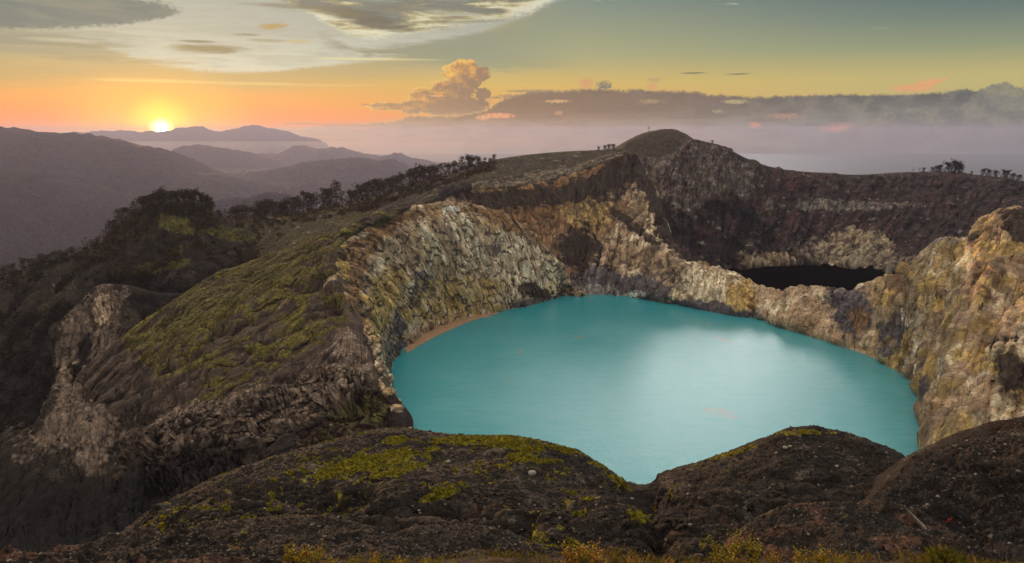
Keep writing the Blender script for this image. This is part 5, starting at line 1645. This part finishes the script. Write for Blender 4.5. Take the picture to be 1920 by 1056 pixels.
def blades(name, roots, h, w_, cols, lean=.5):
    n = len(roots)
    a = r.uniform(0, 6.28, n)
    d = np.stack([np.cos(a), np.sin(a), 0 * a], 1)
    c_ = np.stack([-np.sin(a), np.cos(a), 0 * a], 1)
    hh = (h * r.uniform(.5, 1.2, n))[:, None]
    k = (lean * r.uniform(.1, 1.0, n))[:, None]
    V = np.stack([roots - c_ * w_, roots + c_ * w_, roots + d * hh * k * .4 + np.array([0, 0, 1]) * hh * .6 + c_ * w_ * .7, roots + d * hh * k + np.array([0, 0, 1]) * hh * (1 - k * .3)], 1)
    cols = np.array(cols)
    cc = np.repeat(cols[r.integers(0, len(cols), n)] * r.uniform(.7, 1.3, (n, 1)), 4, axis=0)
    return mesh_obj(name, V.reshape(-1, 3), np.arange(n * 4).reshape(-1, 4), M_var, cc)


P = SHEETS['foreground_ground'][0][1]
px, py = project(P)
ok = ((px > -80) & (px < 2000) & (py > 1040) & (py < 1100) & (P[..., 1] > 18) & (P[..., 1] < 34)) * (.15 + (fbm(P, 2.5, 3, off=701) > 0) * 1.0)
pts, _ = scatter(P, ok, 9000)
pts = pts + r.normal(size=pts.shape) * [.12, .12, 0]
o = blades('grass', pts, .38, .008, [(0.28, 0.21, 0.025), (0.20, 0.17, 0.02), (0.32, 0.20, 0.03), (0.20, 0.09, 0.03), (0.18, 0.15, 0.02)], .7)
o['kind'] = 'stuff'
gp = ground('foreground_ground', 1772, 1072)
rr2 = np.abs(r.normal(size=700)) * .18
aa = r.uniform(0, 6.28, 700)
o = blades('grass_tussock', np.stack([np.cos(aa) * rr2, np.sin(aa) * rr2, -.03 + 0 * aa], 1), .85, .007, [(0.16, 0.14, 0.018), (0.22, 0.18, 0.02), (0.11, 0.10, 0.016)], .8)
o.location = tuple(float(v) for v in gp)
o['label'] = 'round olive-yellow grass tussock at the bottom right corner'
o['category'] = 'grass tussock'

# red-leaved sprig on the dark mound
M_red = leaf_mat('red_leaves', (0.30, 0.03, 0.02), (0.42, 0.06, 0.03), .2)
gp = ground('foreground_ridge', 1776, 1012)
e = bpy.data.objects.new('red_plant', None)
COL.objects.link(e)
e.location = tuple(float(v) for v in gp)
e['label'] = 'small sprig of bright red leaves in the dark lower right'
e['category'] = 'plant'
tv, tf = merge([tube([(0, 0, -.1), (.02, 0, .9), (.05, 0, 1.7)], [.02, .015, .008], 4), tube([(0, 0, 0), (-.1, 0, .9), (-.28, 0, 1.6)], [.016, .012, .008], 4)])
s_ = mesh_obj('stem', tv, tf, M_bark); s_.parent = e
V = []
for (cx_, cz_, ang, L) in ((.05, 1.65, .5, .42), (.0, 1.6, -.2, .36), (-.28, 1.55, .9, .36), (-.30, 1.5, -.9, .26), (-.15, 1.45, .1, .3), (.10, 1.55, 1.2, .26)):
    a = np.array([math.sin(ang), .2, math.cos(ang)]); b_ = np.array([math.cos(ang), .1, -math.sin(ang)])
    p0_ = np.array([cx_, 0, cz_])
    V += [p0_, p0_ + a * L * .5 + b_ * L * .2, p0_ + a * L, p0_ + a * L * .5 - b_ * L * .2]
l_ = mesh_obj('leaves', np.array(V), np.arange(len(V)).reshape(-1, 4), M_red); l_.parent = e

# ---------------- orange sulphur scum and the tan beach on the lake
m = mat_new('beach_sand')
finish(mix(sm(noise(obj_co(), .2, 5, .6), .4, .6), (0.36, 0.215, 0.12), (0.26, 0.17, 0.11)), .8)
M_scum = m


# the tan beach at the foot of the lobe
def strip(upper, lower, n=120):
    U_ = pchip(np.linspace(0, 1, len(upper)), np.array(upper, float), np.linspace(0, 1, n))
    L_ = pchip(np.linspace(0, 1, len(lower)), np.array(lower, float), np.linspace(0, 1, n))
    V, Fq = [], []
    for k in range(n):
        jx = fbm(np.array([[k * .11, 0, 0]]), .8, 4, .6, off=3)[0] * 2.4
        a_ = W(S(U_[k, 0], U_[k, 1], LAKE_Z + .5)); b_ = W(S(L_[k, 0], L_[k, 1] + jx, LAKE_Z + .03))
        V += [a_, b_]
        if k:
            Fq.append((2 * k - 2, 2 * k - 1, 2 * k + 1, 2 * k))
    return np.array(V), np.array(Fq)


V, Fq = strip([(758, 654), (790, 626), (835, 600), (880, 586), (925, 576)], [(764, 662), (800, 640), (845, 618), (885, 602), (935, 587)])
o = mesh_obj('beach', V, Fq, M_scum)
o['kind'] = 'structure'

# ---------------- the morning haze
def box(name, lo, hi, mat):
    v = [(x, y, z) for x in (lo[0], hi[0]) for y in (lo[1], hi[1]) for z in (lo[2], hi[2])]
    f = [(0, 1, 3, 2), (4, 6, 7, 5), (0, 4, 5, 1), (2, 3, 7, 6), (0, 2, 6, 4), (1, 5, 7, 3)]
    me = bpy.data.meshes.new(name)
    me.from_pydata(v, [], f)
    me.materials.append(mat)
    o = bpy.data.objects.new(name, me)
    COL.objects.link(o)
    o['kind'] = 'stuff'
    return o


m = mat_new('haze')
pv = m.node_tree.nodes.new('ShaderNodeVolumePrincipled')
pv.inputs['Color'].default_value = (0.54, 0.60, 0.90, 1)
pv.inputs['Density'].default_value = 3.9e-5
pv.inputs['Anisotropy'].default_value = 0.4
mo = m.node_tree.nodes.new('ShaderNodeOutputMaterial')
m.node_tree.links.new(pv.outputs[0], mo.inputs['Volume'])
box('haze', (-30500, -6000, -830), (30500, 30500, 170), m)


# low mist lying in the far valleys
m = mat_new('mist')
pv = m.node_tree.nodes.new('ShaderNodeVolumePrincipled')
pv.inputs['Color'].default_value = (0.98, 0.93, 0.90, 1)
pv.inputs['Density'].default_value = 0.9e-4
pv.inputs['Anisotropy'].default_value = 0.3
mo = m.node_tree.nodes.new('ShaderNodeOutputMaterial')
m.node_tree.links.new(pv.outputs[0], mo.inputs['Volume'])
box('mist', (-12000, 16300, -815), (-1200, 20800, -215), m)
box('mist', (-7000, 9300, -815), (-900, 11300, -500), m)
